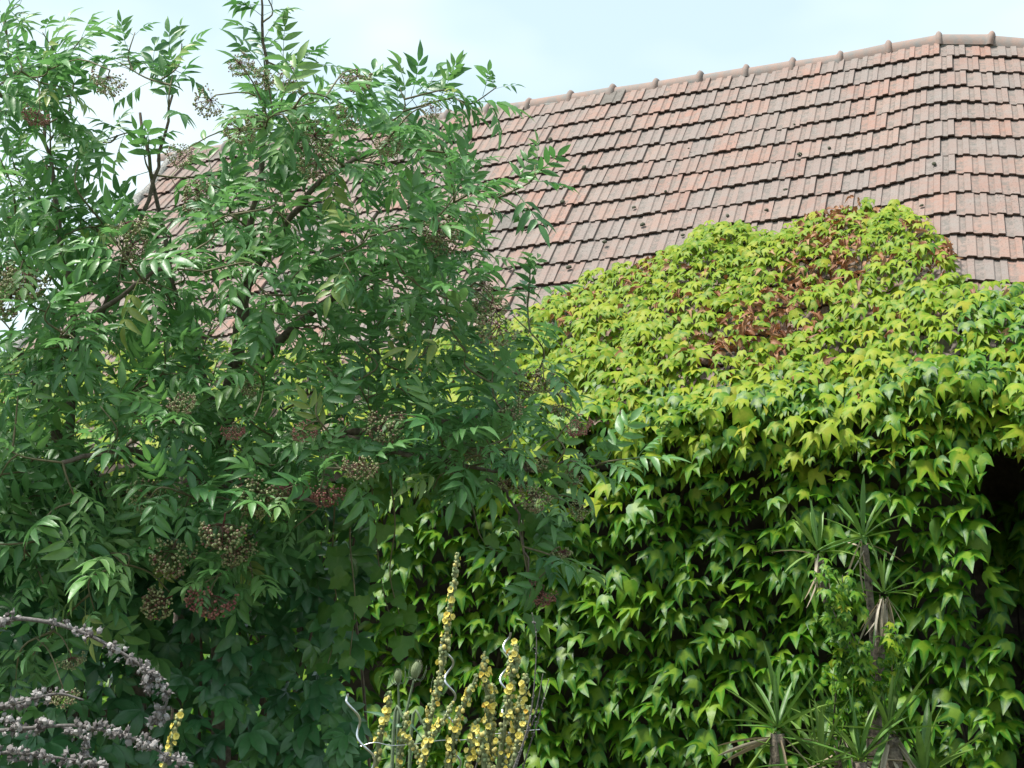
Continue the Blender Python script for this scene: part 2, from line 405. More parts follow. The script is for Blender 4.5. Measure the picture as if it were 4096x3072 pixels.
for r in range(1, 18):
    off = 0 if r % 2 else .5
    k = math.floor(UL)
    while k+off < 24.5:
        u = k+off-1; k += 1                                          # tile spans u..u+1, seam on its right
        if u < UL-.3: continue
        right = u >= UK-.2
        if UK-1 < u < UK-.2 and off == .5: pass
        c = roofpos(u+.5, r)
        if r > 17: continue
        tiles.append((u, r, right))
tl = []
def lift(u): return .006*max(0., min(1., (u-14.2)/2.6))**1.5 if u < UK-.02 else 0.
def bent_tile(k, u, r, zo, tilt, dv):
    """tile laid on the bent part of the roof: its corners follow the surface"""
    v, f, a = TV[k]; out_ = []
    for x, y, z in v:
        uu = u+x/W; vv = r - y/EX*(.82 if r == 1 else 1) + dv
        n_ = roofframe(uu, vv)[2]; out_.append(roofpos(uu, vv)+n_*(z+zo-tilt*y+lift(u+.4)))
    return np.array(out_), f, a
for (u, r, right) in tiles:
    x, y, z = roofframe(u+.5, r-.5)
    zo = .026+sag(u, r)*.6+.005*random.random(); tilt = .068+.015*random.random(); dv = random.gauss(0, .015)+(random.uniform(.06, .14) if random.random() < .02 else 0)
    p = roofpos(u, r) + z*zo
    pr = project(p+x*.1+y*.15)[0]
    score = (0 < pr[0] < 4096)*(pr[1] > 0)*(r <= vtop(u+.5)+.2)*(1 if pr[0] > 1950 else .0 if pr[0] < 700 else .25)/pr[2]
    if u > 11.8:
        tl.append((score, None, p, (u, r, zo, tilt, dv), random.random())); continue
    yaw = random.gauss(0, .012)
    y2 = unit(y*math.cos(tilt)-z*math.sin(tilt)); x2 = unit(x + y2*yaw + z*random.gauss(0, .008)); z2 = unit(np.cross(x2, y2)); y2 = np.cross(z2, x2)
    rot = np.stack([x2, y2, z2], 1)*np.array([1.004, .82 if r == 1 else 1, 1]); p = p - y*dv*EX
    tl.append((score, rot, p, None, random.random()))
tl.sort(key=lambda q: -q[0])
rest = Parts()
for i, (sc, rot, p, bent, rn) in enumerate(tl):
    k = random.randrange(4)
    if bent: v, f, a = bent_tile(k, *bent)
    if i < 300 and sc > 0:
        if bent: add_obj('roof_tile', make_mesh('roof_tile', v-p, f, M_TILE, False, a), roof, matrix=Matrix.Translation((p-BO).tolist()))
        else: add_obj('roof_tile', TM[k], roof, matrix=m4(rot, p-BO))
    else:
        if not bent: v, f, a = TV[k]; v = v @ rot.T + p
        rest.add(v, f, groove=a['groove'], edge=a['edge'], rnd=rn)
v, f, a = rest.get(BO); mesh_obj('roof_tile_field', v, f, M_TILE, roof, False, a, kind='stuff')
# ridge tiles: tapered half rounds with a raised collar
def ridge_mesh(length):
    prof = [(0, .106), (.015, .108), (.03, .109), (length*.5, .110), (length-.07, .112), (length-.056, .117), (length-.045, .135), (length-.028, .145), (length-.010, .134), (length, .118), (length, .10)]
    V = []; Fc = []; n = 15
    for (x, r) in prof:
        for k in range(n):
            a = math.pi*(-.06+1.12*k/(n-1)); V.append((x, -r*math.cos(a), r*math.sin(a)*1.0))
    for i in range(len(prof)-1):
        for k in range(n-1):
            a = i*n+k; Fc += [(a, a+1, a+n+1), (a, a+n+1, a+n)]
    return np.array(V), np.array(Fc)
rl = 2.1*W; rv, rf = ridge_mesh(rl+.025); RM = make_mesh('ridge_tile', rv, rf, M_RIDGE, True, {'rnd': np.zeros(len(rv))})
def ridge_at(u): return roofpos(u, -.30) + np.array([0, 0, -.108+.048*math.exp(-((u-17)/3.2)**2)])
u = UK - 2.1*19
while u < 26:
    step = 2.1 if u < UK-.1 else rl/np.linalg.norm(R2)
    if u > UL-2:
        a, b = ridge_at(max(u, -40)), ridge_at(u+step); x = unit(b-a+np.array([0, random.gauss(0, .008), random.gauss(0, .010)])); z = unit(np.array([0, 0, 1.])-x*x[2]); y = np.cross(z, x)
        add_obj('ridge_tile', RM, roof, matrix=m4(np.stack([x, y, z], 1), a-BO))
    u += step
# mortar bed under the ridge and along the left verge
mo = Parts()
pts = [ridge_at(q)-np.array([0, 0, .02])+NW*.0 for q in np.arange(UL, 26, .5)]
pts = [p+np.array([0, 0, random.gauss(0, .006)]) for p in pts]
v, f = tube(pts, [.094+random.random()*.016 for _ in pts], 8); mo.add(v, f)
v, f, a = mo.get(BO); mesh_obj('ridge_mortar', v, f, M_MORTAR, roof)
pts = [roofpos(UL-.05+random.gauss(0, .1), q) for q in np.arange(-.2, 14, .33)]
v, f = tube(pts, [.045+random.random()*.035 for _ in pts], 7); mesh_obj('verge_mortar', v-BO, f, M_MORTAR, roof)
iv, jf = ico()
for i in range(46):                                                   # moss cushions
    for _ in range(30):
        u, vv = random.uniform(-6, 17), random.uniform(2.5, 13)
        if vv < vtop(u)-.2 and random.random() < (vv/13)**1.3: break
    x, y, z = roofframe(u, vv); p = roofpos(u, vv)+z*.045; s = random.uniform(.008, .026)
    vq = iv*np.array([s, s*random.uniform(.8, 1.4), s*.55])*(1+rng.normal(0, .12, (12, 1)))
    mesh_obj('moss_clump', vq @ np.stack([x, y, z], 0) + p - BO, jf, M_MOSS, roof)

# ---------------------------------------------------------------- leaf templates
def ivy_leaf(var):
    r_ = random.Random(var); j = lambda s=.03: r_.uniform(-s, s)
    half = [(.16, -.08), (.34, -.03), (.45, .14), (.50, .36), (.60, .77), (.37, .57), (.20, .475), (.155, .71), (.08, .91)]
    if var == 7: half[4] = (.54, .66); half[5] = (.38, .58); half[6] = (.25, .56); half[7] = (.18, .74)
    cen = [(0, 0), (0, .25), (0, .55), (0, .8), (0, 1.14)]
    rib = [(.25, .28), (.40, .47)]
    P = [(x, y, 0) for x, y in cen]; vein = [1, 1, 1, .9, .9]
    idx = {}
    for s in (1, -1):
        wide = 1+j(.12); drop = j(.07)
        for q, (x, y) in enumerate(half):
            P.append((s*(x*wide+j(.015)), y+drop*x*1.5+j(.015), 0)); vein.append(.75 if q == 4 else 0.0); idx[(s, q)] = len(P)-1
        for q, (x, y) in enumerate(rib):
            P.append((s*x*wide, y+drop*x*1.5, 0)); vein.append(1); idx[(s, 10+q)] = len(P)-1
    P = np.array(P, float)
    droop = r_.uniform(.22, .48); fold = r_.uniform(.05, .16)
    rr = P[:, 0]**2*1.5+np.clip(P[:, 1]-.15, 0, 2)**2
    P[:, 2] = -droop*rr*.9 + fold*np.abs(P[:, 0])
    for s in (1, -1):
        for q in (10, 11): P[idx[(s, q)], 2] -= .035
        P[idx[(s, 4)], 2] -= .05*r_.random(); P[idx[(s, 6)], 2] += .05
    P[:, 1] -= 0
    Fc = []
    for s in (1, -1):
        g = lambda q: idx[(s, q)]
        T = [(0, g(0), g(10)), (g(0), g(1), g(10)), (g(1), g(2), g(10)), (g(2), g(11), g(10)), (g(2), g(3), g(11)), (g(3), g(4), g(11)), (g(4), g(5), g(11)), (g(11), g(5), g(10)), (g(5), g(6), g(10)),
             (g(10), g(6), 2), (0, g(10), 1), (1, g(10), 2), (2, g(6), g(7)), (2, g(7), 3), (3, g(7), g(8)), (3, g(8), 4)]
        Fc += [t if s > 0 else t[::-1] for t in T]
    return P*np.array([.9, .9, .9]), np.array(Fc), np.array(vein)
def curled(P, k):
    Q = P.copy(); a = Q[:, 0]*3.2*k; Q[:, 0] = np.sin(a)/(3.2*k); Q[:, 2] += (1-np.cos(a))/(3.2*k); Q[:, 2] -= .5*k*Q[:, 1]**2
    return Q
def blade(length, width, stations, prof, fold, curve, tipdrop, wav=0, r_=random):
    """simple leaflet along +Y with 3 columns"""
    V = []; vein = []
    n = len(stations)
    for i, t in enumerate(stations):
        w = prof[i]*width*.5; y = t*length; zc = curve*t*length - tipdrop*length*t*t
        wob = wav*r_.uniform(-1, 1)
        for s in (-1, 0, 1):
            V.append((s*w, y, zc + (fold*w if s else 0) + (wob*w*s)))
            vein.append(1.0 if s == 0 else 0.0)
    Fc = []
    for i in range(n-1):
        for c in (0, 1):
            a = i*3+c; b = a+1; d = a+3; e = a+4
            Fc += [(a, b, e), (a, e, d)]
    return np.array(V), np.array(Fc), np.array(vein)
ELST = [0, .12, .32, .58, .82, 1.0]; ELPR = [.08, .62, 1.0, .86, .42, 0.0]
def elder_leaf(var):
    r_ = random.Random(100+var); P = Parts(); npair = 2 if var % 4 == 3 else 3
    droop = r_.uniform(.12, .38)
    rach = lambda t: np.array([0.0, t*(1-.1*droop*t), .10*t-droop*t*t])
    v, f = tube([rach(t) for t in (0, .3, .6, .93)], [.011, .009, .008, .005], 3); P.add(v, f, vein=.8)
    ps = [.36, .60, .82] if npair == 3 else [.42, .75]
    for pi, t in enumerate(ps+[.93]):
        base = rach(t); term = pi == len(ps)
        for s in ((0,) if term else (-1, 1)):
            ln = r_.uniform(.42, .56)*(1.05 if term else 1-.08*abs(pi-1)); wd = ln*r_.uniform(.27, .36)
            v, f, ve = blade(ln, wd, ELST, ELPR, r_.uniform(.25, .75), r_.uniform(-.05, .12), r_.uniform(.12, .5), .12, r_)
            yaw = s*R(r_.uniform(42, 66)); pitch = -R(r_.uniform(0, 24))-(R(20)*droop if term else 0)
            cy, sy = math.cos(yaw), math.sin(yaw)
            v[:, 1:] = np.stack([v[:, 1]*math.cos(pitch)-v[:, 2]*math.sin(pitch), v[:, 1]*math.sin(pitch)+v[:, 2]*math.cos(pitch)], 1)
            v = np.stack([v[:, 0]*cy+v[:, 1]*sy, -v[:, 0]*sy+v[:, 1]*cy, v[:, 2]], 1)
            P.add(v+base, f, vein=ve)
    v, f, a = P.get(); return v, f, a['vein']
def virg_leaf(var):
    r_ = random.Random(300+var); P = Parts()
    for k, (yaw, ln) in enumerate([(0, 1.0), (42, .92), (-42, .92), (92, .68), (-92, .68)]):
        st = [0, .15, .35, .52, .7, .88, 1.0]; pr = [.1, .5, .86, 1.0, .82, .42, 0]
        v, f, ve = blade(ln, ln*.42, st, pr, r_.uniform(.15, .5), .05, r_.uniform(.15, .45), .15, r_)
        y = R(yaw+r_.uniform(-8, 8)); cy, sy = math.cos(y), math.sin(y)
        v = np.stack([v[:, 0]*cy+v[:, 1]*sy, -v[:, 0]*sy+v[:, 1]*cy, v[:, 2]-.02*abs(yaw)/40], 1); P.add(v, f, vein=ve)
    v, f, a = P.get(); return v*.8, f, a['vein']
def vine_leaf(var):
    r_ = random.Random(500+var); n = 15; V = [(0, .42, .03), (0, 0, 0)]; ve = [.7, 1]
    for k in range(n):
        a = -math.pi/2+.35+(2*math.pi-.7)*k/(n-1); rr = .5*(1+.22*math.cos(3*(a-math.pi/2))*1.0+.10*((k % 2)*2-1)+r_.uniform(-.05, .05))
        V.append((rr*math.cos(a), .42+rr*math.sin(a)*1.05, -.25*rr*rr*r_.uniform(.4, 2.2))); ve.append(0)
    Fc = [(0, 2+k, 3+k) for k in range(n-1)]+[(0, 1, 2), (0, n+1, 1)]
    return np.array(V, float), np.array(Fc), np.array(ve, float)
class LeafSet:
    """leaves of one plant: the largest 300 become parts, the rest one joined part"""
    def __init__(s): s.items = []
    def add(s, kind, mat, rot, pos, size, score): s.items.append((score, kind, mat, rot, pos, size, random.random()))
    def build(s, parent, temps, mats, off, nmax=300, name='leaf', rest_name='foliage'):
        s.items.sort(key=lambda q: -q[0]); cache = {}; rest = {}
        for i, (sc, kd, mt, rot, pos, size, rn) in enumerate(s.items):
            v, f, ve = temps[kd]
            if i < nmax and sc > 0:
                key = (kd, mt)
                if key not in cache: cache[key] = make_mesh(name, v, f, mats[mt], True, {'vein': ve, 'rnd': np.zeros(len(v))})
                add_obj(name, cache[key], parent, matrix=m4(rot, pos-off, size))
            else:
                rest.setdefault(mt, Parts()).add((v*size) @ rot.T + pos, f, vein=ve, rnd=rn)
        V = []; Fc = []; at_ = {'vein': [], 'rnd': []}; mi = []; n0 = 0; ml = []
        for mt, P in rest.items():
            v, f, a = P.get(off); V.append(v); Fc.append(f+n0); n0 += len(v); mi.append(np.full(len(f), len(ml))); ml.append(mats[mt])
            for k in at_: at_[k].append(a[k])
        if V:
            me = make_mesh(rest_name, np.concatenate(V), np.concatenate(Fc), None, True, {k: np.concatenate(x) for k, x in at_.items()})
            for m in ml: me.materials.append(m)
            me.polygons.foreach_set('material_index', np.concatenate(mi).astype(np.int32)); me.update()
            add_obj(rest_name, me, parent, kind='stuff')
def jitter(T, Nn, yaw, tilt):
    """turn a leaf frame a little"""
    fr = frame(T, Nn); a = random.gauss(0, yaw); b = random.gauss(0, tilt); c = random.gauss(0, tilt)
    ca, sa = math.cos(a), math.sin(a)
    rz = np.array([[ca, -sa, 0], [sa, ca, 0], [0, 0, 1]]); rx = np.array([[1, 0, 0], [0, math.cos(b), -math.sin(b)], [0, math.sin(b), math.cos(b)]])
    ry = np.array([[math.cos(c), 0, math.sin(c)], [0, 1, 0], [-math.sin(c), 0, math.cos(c)]])
    return fr @ rz @ rx @ ry

# ---------------------------------------------------------------- boston ivy
ZU = np.array([0, 0, 1.0])
ivy_root = wp(8, -.05); ivy_root[2] = 0
ivy = thing('ivy', ivy_root, 'broad three-lobed ivy covering the barn wall and climbing onto the tiled roof', 'ivy')
temps = {k: ivy_leaf(k) for k in range(8)}
for k in range(4):
    v, f, ve = ivy_leaf(20+k); temps['b%d' % k] = (curled(v, .8+.25*k), f, ve)
ls = LeafSet(); stems = Parts()
brown = [(11.4, 14.4, 1.2, .55), (14.1, 12.2, 1.3, .5), (10.3, 14.9, .9, .5), (12.4, 12.4, 1.0, .45), (13.2, 11.0, 1.0, .4), (12.2, 13.6, 1.2, .5), (6.7, 11.1, 1.0, .25), (16, 11, 1.0, .3), (9, 13, 1.5, .15), (14, 9.8, 1.5, .25), (4.5, 12.6, 1, .2), (16.9, 12.4, .7, .4)]
def brown_p(u, v):
    return max([.02]+[a*math.exp(-((u-bu)**2+(v-bv)**2)/(bs*bs)) for bu, bv, bs, a in brown])
# on the roof
v = 8.8
while v < 17.6:
    u = -21.0 if v > 12 else 1.0
    while u < 23.5:
        step = .215+.085*(v-9)/8.0
        uu = u + random.uniform(-.22, .22); vv = v + random.uniform(-.14, .14); u += step*(1.35 if uu < 0 else 1.0)
        d = vv - vtop(uu) - .25*(noise2(uu*1.7+40, vv)-.5) + random.gauss(0, .1)
        if d < 0 or (d < .5 and random.random() > .45+d): continue
        if -16 < uu < -2 and random.random() < .4: continue
        x, y, z = roofframe(uu, vv)
        lump = noise2(uu*.9+9, vv*1.1+3)
        off = min(.05+.06*d, .16)*(.5+lump) + .07*random.random()
        bp = brown_p(uu, vv)
        if bp > .3 and random.random() < .30: continue                # thin, withered patches
        pos = roofpos(uu, vv) + z*off
        q = random.random()
        size = random.uniform(.062, .10)*(1+.48*max(0, (vv-12)/6))
        Nn = z*.50 + ZU*.75 + NW*.05; T = -y*1.0 - ZU*.15 + NW*.25
        if q < bp*1.35:
            rot = jitter(T, Nn, 1.2, .5); kd = 'b%d' % random.randrange(4); mt = 'b'; size *= .8
        else:
            rot = jitter(T, Nn, .45, .24); kd = random.randrange(8)
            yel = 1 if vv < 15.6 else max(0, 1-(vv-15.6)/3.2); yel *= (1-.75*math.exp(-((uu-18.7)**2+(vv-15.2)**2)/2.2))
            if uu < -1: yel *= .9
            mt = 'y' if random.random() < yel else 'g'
        ls.add(kd, mt, rot, pos, size, 0)
    v += .107+.04*(v-9)/8.0
# down the wall
h = -.15
while h < 2.75:
    u = -20.5
    while u < 27:
        uu = u + random.uniform(-.3, .3); hh = h + random.uniform(-.05, .05)
        u += .36 if uu > -2 else .66
        if uu > 17.0 and h > .22+.12*noise2(uu*2, 5): 
            edge = 18.0 + .5*(noise2(hh*2.2, 3.3)-.5)+(.25 if hh > 1 else 0)
            if uu > edge and uu < 20.1: continue
            if uu >= 20.1 and (hh < .9 or random.random() < .35): continue
        hole = noise2(uu*.85+3, hh*3.6+8)
        if hole < .13 and hh > .25: continue
        e = roofpos(uu, VE)
        if uu > 17.0 and uu < 18.3: e = roofpos(17, VE) + (uu-17)*W*RD
        bul = .10*math.exp(-(max(hh, 0)/.5)**2) + .15 + .22*(noise2(uu*.7+20, hh*2.0)-.5) - .02*hh
        depth = random.random()
        pos = e + NW*(bul - .30*depth**1.7 + (.04 if hh < .1 else 0)) - ZU*hh
        t = R(random.uniform(32, 70)) if hh > .1 else R(random.uniform(35, 75))
        Nn = NW*math.cos(t)+ZU*math.sin(t)
        T = -ZU*math.cos(t)+NW*math.sin(t)*.8 + RD*random.gauss(0, .12)
        rot = jitter(T, Nn, .5, .3)
        size = random.choice((random.uniform(.075, .13), random.uniform(.11, .18), random.uniform(.13, .205)))*(1 if hh > .3 else .85)
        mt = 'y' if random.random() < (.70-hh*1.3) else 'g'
        pr = project(pos)[0]
        sc = 0
        if 1650 < pr[0] < 4050 and 1750 < pr[1] < 3050 and depth < .55: sc = size/pr[2]
        ls.add(random.randrange(8), mt, rot, pos, size, sc)
    h += .062
for i in range(260):
    bu, bv, bs, ba = random.choice(brown[:6]+brown[9:10]+brown[11:]); uu, vv = random.gauss(bu, bs*.5), random.gauss(bv, bs*.5)
    if vv < vtop(uu)+.1: continue
    x, y, z = roofframe(uu, vv)
    ls.add('b%d' % random.randrange(4), 'b', jitter(-y+NW*.3, z*.5+ZU*.7, 1.3, .6), roofpos(uu, vv)+z*random.uniform(.05, .20), random.uniform(.05, .09), 0)
# fringe hanging over the eave
for i in range(520):
    uu = random.uniform(8, 24); vv = random.uniform(16.2, 18.1); x, y, z = roofframe(uu, 17)
    pos = roofpos(uu, min(vv, 17.6)) + z*random.uniform(.02, .13) + NW*.03 - ZU*max(0, vv-17.5)*.4
    t = R(random.uniform(25, 70)); rot = jitter(-ZU*math.cos(t)+NW*math.sin(t), NW*math.cos(t)+ZU*math.sin(t), .4, .25)
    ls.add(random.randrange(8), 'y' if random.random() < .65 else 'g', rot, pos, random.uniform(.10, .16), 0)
# a few leaves on the dark door bay
for i in range(330):
    uu = random.uniform(17.6, 23); hh = random.uniform(.32, 2.6)
    if 18.3 < uu < 18.9 and hh > 1.1: continue
    if hh < .5 and random.random() < .6: continue
    pos = wp(uu, random.uniform(.75, 1.4) if uu > 18.9 else 1.38) - ZU*hh + ZU*0
    t = R(random.uniform(15, 50)); rot = jitter(-ZU*math.cos(t)+NW*math.sin(t), NW*math.cos(t)+ZU*math.sin(t), .4, .2)
    ls.add(random.randrange(8), 'g', rot, pos, random.uniform(.13, .2), 0)
ls.build(ivy, temps, {'g': M_IVYG, 'y': M_IVYY, 'b': M_IVYB}, ivy_root)
for i in range(26):
    u0 = random.uniform(-18, 17); u1 = u0+random.uniform(-3, 3)
    pts = [wp(u0+(u1-u0)*t+.3*math.sin(t*9+i), .31)*np.array([1, 1, 0])+ZU*(t*EZ) for t in np.linspace(0, 1, 9)]
    v_, f_ = tube(pts, np.linspace(.022, .008, 9), 5); stems.add(v_, f_)
v_, f_, a_ = stems.get(ivy_root); mesh_obj('stem', v_, f_, M_STEM, ivy, kind='stuff')

# ---------------------------------------------------------------- elder
eroot = at(930, 2300, 5.9); eroot[2] = 0
elder = thing('elder_tree', eroot, 'large elder tree with green unripe berry umbels filling the left half', 'tree')
nodes = []                                                            # (position, can carry branches)
limbs = []
def limb(pts, r0, r1, name='trunk', n=18):
    P = smooth_path(pts, n); P[1:-1] += rng.normal(0, .006, (n-2, 3))
    v, f = tube(P, np.linspace(r0, r1, n), 8); mesh_obj(name, v-eroot, f, M_BARK, elder)
    for p in P[3:]: nodes.append(p)
    return P
g0 = eroot
limb([g0, at(900, 2100, 5.9), at(890, 1700, 5.85), at(950, 1400, 5.75), at(985, 1140, 5.7)], .045, .026, 'trunk')
limb([at(890, 1700, 5.85), at(1000, 1520, 5.8), at(1150, 1330, 5.75), at(1400, 1150, 5.7), at(1640, 1000, 5.7)], .024, .012, 'branch')
shoot_top = limb([at(985, 1140, 5.7), at(1000, 950, 5.65), at(1040, 700, 5.6), at(1062, 430, 5.6), at(1062, 200, 5.55), at(1042, -60, 5.5)], .018, .004, 'branch')
limb([at(985, 1150, 5.7), at(1090, 960, 5.6), at(1300, 720, 5.5), at(1560, 560, 5.5)], .018, .008, 'branch')
limb([g0+np.array([-.25, .1, 0]), at(500, 2200, 5.8), at(260, 1820, 5.6), at(140, 1500, 5.5), at(20, 1360, 5.4)], .035, .016, 'trunk')
limb([at(260, 1820, 5.6), at(300, 1400, 5.6), at(230, 900, 5.6), at(180, 500, 5.6)], .020, .007, 'branch')
limb([at(230, 1380, 5.3), at(400, 1240, 5.2), at(600, 1110, 5.1), at(780, 1000, 5.0)], .012, .006, 'branch')
limb([at(300, 1500, 5.6), at(420, 1230, 5.6), at(560, 900, 5.6), at(640, 620, 5.6), at(690, 380, 5.6)], .014, .005, 'branch')
limb([at(890, 1700, 5.85), at(780, 1400, 5.8), at(690, 1100, 5.8), at(620, 800, 5.8), at(560, 450, 5.8)], .018, .006, 'branch')
limb([at(900, 2000, 5.9), at(1100, 1850, 5.6), at(1350, 1740, 5.4), at(1700, 1690, 5.3), at(2050, 1650, 5.3)], .024, .008, 'branch')
limb([at(1350, 1740, 5.4), at(1700, 1830, 5.2), at(2000, 1880, 5.2), at(2330, 1855, 5.15)], .012, .004, 'branch')
limb([at(900, 1950, 5.9), at(700, 1850, 5.4), at(480, 1800, 5.1), at(250, 1850, 4.9)], .02, .008, 'branch')
limb([at(900, 2050, 5.9), at(980, 2000, 5.3), at(1100, 1980, 5.0), at(1300, 2020, 4.9)], .016, .006, 'branch')
limb([at(1700, 1830, 5.2), at(2000, 1950, 5.2), at(2090, 2150, 5.15), at(2120, 2330, 5.15)], .007, .003, 'branch')
HOLE = [[(770, 1130), (900, 1090), (1030, 1160), (1000, 1400), (800, 1430), (740, 1300)], [(560, 250), (900, 250), (980, 420), (860, 760), (640, 900), (520, 700)], [(330, 420), (470, 400), (500, 900), (380, 900)], [(780, 1440), (860, 1440), (850, 1560), (760, 1540)]]
PA = [(780, 900), (960, 480), (1150, 370), (1450, 400), (1700, 480), (1850, 620), (1960, 850), (1980, 1080), (1930, 1300), (2080, 1560), (2150, 1800), (2050, 1950), (1700, 1960), (1300, 1900), (1000, 1750), (700, 1300)]
PB0 = [(-60, 150), (240, 260), (380, 500), (430, 800), (560, 950), (-60, 950)]
PB = [(-60, 900), (430, 880), (600, 1000), (760, 1080), (780, 1400), (900, 1750), (1300, 1880), (1250, 2150), (900, 2250), (600, 2250), (300, 2350), (-60, 2300)]
tips = []
def sample(poly, n, d0, d1, mind):
    xs = [p[0] for p in poly]; ys = [p[1] for p in poly]; got = []
    for _ in range(n*60):
        if len(got) >= n: break
        x, y = random.uniform(min(xs), max(xs)), random.uniform(min(ys), max(ys))
        if not inside(poly, x, y) or any(inside(hh_, x, y) for hh_ in HOLE): continue
        d = random.uniform(d0, d1)
        if any((x-a)**2+(y-b)**2 < mind**2 and abs(d-c) < .5 for a, b, c in got): continue
        got.append((x, y, d))
    return got
tips += sample(PA, 165, 4.9, 6.2, 80) + sample(PB, 150, 4.8, 6.3, 85) + sample(PB0, 34, 5.2, 6.0, 95) + sample([(-900, 500), (-90, 300), (-90, 2350), (-900, 2350)], 60, 4.9, 6.2, 110)
hand = [(1042, -60, 5.5), (1062, 190, 5.55), (1062, 330, 5.6), (1275, 250, 5.6), (728, 175, 5.7), (540, 130, 5.7), (690, 300, 5.6), (80, 20, 5.5), (330, 150, 5.6), (10, 80, 5.4), (170, 130, 5.6), (250, 330, 5.7), (1985, 350, 5.5), (1860, 420, 5.5), (1600, 350, 5.6),
        (1450, 330, 5.7), (2140, 660, 5.4), (2060, 830, 5.4), (2120, 1090, 5.3), (2050, 1260, 5.3), (2180, 1430, 5.3), (2560, 1830, 5.15), (2400, 1850, 5.15), (2300, 1850, 5.2), (2130, 2340, 5.15), (2250, 2000, 5.1), (1800, 360, 5.6), (600, 560, 5.6), (480, 250, 5.6),
        (2180, 1720, 5.2), (2080, 2140, 5.15), (2200, 1930, 5.2), (420, 560, 5.8), (560, 880, 5.5), (1300, 1820, 4.9), (1550, 1850, 4.9), (1800, 1900, 5.0), (500, 2300, 4.9), (380, 2450, 4.9), (180, 2350, 4.9), (130, 2620, 4.95), (60, 2750, 5.0), (820, 2330, 4.85), (960, 2080, 4.8), (1020, 2360, 5.0)]
tips += hand
tp = [at(*t) for t in tips]
nodes += [at(-350, 1700, 5.5), at(-300, 1200, 5.5), at(-600, 1500, 5.6), at(-400, 2000, 5.5)]
order = sorted(range(len(tp)), key=lambda i: min(np.linalg.norm(tp[i]-nn) for nn in nodes))
elf = {k: elder_leaf(k) for k in range(10)}
els = LeafSet(); ECEN = at(900, 1400, 5.9)
def leaves_along(P, start, spacing, lo, hi, down=False):
    seg = np.linalg.norm(np.diff(P, axis=0), axis=1); cum = np.r_[0, np.cumsum(seg)]; Ltot = cum[-1]
    s = Ltot - .012; k = random.randrange(2); cnt = 0
    while s > max(Ltot-start, .03) and cnt < 9:
        i = min(np.searchsorted(cum, s)-1, len(seg)-1); i = max(i, 0)
        p = P[i] + (P[i+1]-P[i])*((s-cum[i])/(seg[i]+1e-9)); d = unit(P[i+1]-P[i])
        side = unit(np.cross(d, ZU) if abs(d[2]) < .9 else np.array([1., 0, 0])); up_ = np.cross(side, d)
        ang = random.gauss(0, .3)+(math.pi/2 if k % 2 else 0)
        for sg in (-1, 1):
            q = sg*(side*math.cos(ang)+up_*math.sin(ang))
            T = unit(q*.9 + d*(.85 if cnt < 2 else .45) + ZU*.10 + np.array([0, -.15, 0]))
            outw = unit((p-ECEN)*np.array([1, 1.6, .4])+np.array([0, -.25, 0]))
            Nn = ZU*.9 + outw*.55
            if abs(T @ unit(Nn)) > .95: Nn = outw
            size = random.uniform(lo, hi)*(.55 if cnt == 0 else .85 if cnt == 1 else 1)
            rot = jitter(T, Nn, .2, .3)
            pos = p + q*.004; pr = project(pos+T*size*.5)[0]
            sc = (0 < pr[0] < 2600)*(0 < pr[1] < 2900)*(size/pr[2])*(2 if pr[2] < 5.35 else 1)
            far = pr[2] > 5.75
            els.add(random.randrange(10), 'd' if random.random() < .3 else 'l', rot, pos, size, sc)
        k += 1; cnt += 1; s -= spacing*random.uniform(.8, 1.2)
for i in order:
    p = tp[i]
    best = None; bd = 1e9
    for nn in nodes:
        dv = p-nn; dl = np.linalg.norm(dv)
        c = dl + max(0, -dv[2])*.6
        if dl > .14 and c < bd: bd = c; best = nn
    dv = p-best; dl = np.linalg.norm(dv)
    mid = best + dv*.5 + np.array([random.gauss(0, .04), random.gauss(0, .04), -.05*dl if dv[2] > 0 else .16*dl])
    P = smooth_path([best, mid, p, ], 9)
    rb = .0035+.006*min(dl, 1.0)
    v_, f_ = tube(P, np.linspace(rb, .0022, 9), 5); mesh_obj('branch', v_-eroot, f_, M_BARK if rb > .007 else M_TWIG, elder)
    for q in P[2:7]: nodes.append(q)
    leaves_along(P, random.uniform(.36, .62), .072, .145, .22)
leaves_along(shoot_top, .95, .115, .13, .19)
els.build(elder, elf, {'l': M_ELD, 'd': M_ELDI}, eroot)
# berry umbels
def umbel(var):
    r_ = random.Random(900+var); st = Parts(); be = Parts(); iv_, if_ = ico()
    v_, f_ = tube([(0, 0, 0), (0.003, 0, -.015), (0, 0, -.028)], [.003, .0026, .0024], 4); st.add(v_, f_, rnd=.1)
    hub = np.array([0, 0, -.028]); el = r_.uniform(.75, 1.0); flat = r_.uniform(.75, 1.15)
    def dome(az, th, rad): return hub + np.array([math.cos(az)*math.sin(th)*rad, math.sin(az)*math.sin(th)*rad*el, -math.cos(th)*rad*flat])
    for k in range(30):
        az = k*2.39996; th = R(92)*math.sqrt((k+.5)/30)*r_.uniform(.85, 1.08); rad = .066*r_.uniform(.8, 1.12)
        if r_.random() < .12: continue
        p1 = dome(az, th, rad*.45)*.6+hub*.4; p2 = dome(az, th, rad*.82)
        v_, f_ = tube([hub, p1+np.array([0, 0, .004]), p2], [.0014, .0011, .0008], 3); st.add(v_, f_, rnd=r_.random()*.45)
        for q in range(r_.randrange(5, 10)):
            p3 = dome(az+r_.gauss(0, .17)/max(math.sin(th), .35), th+r_.gauss(0, .15), rad*r_.uniform(.92, 1.1))
            v_, f_ = tube([p2, p3], [.0005, .0005], 3, False); st.add(v_, f_, rnd=r_.random())
            be.add(iv_*r_.uniform(.0033, .0046)+p3, if_, rnd=r_.random()*.97)
    return st.get(), be.get()
UMB = []
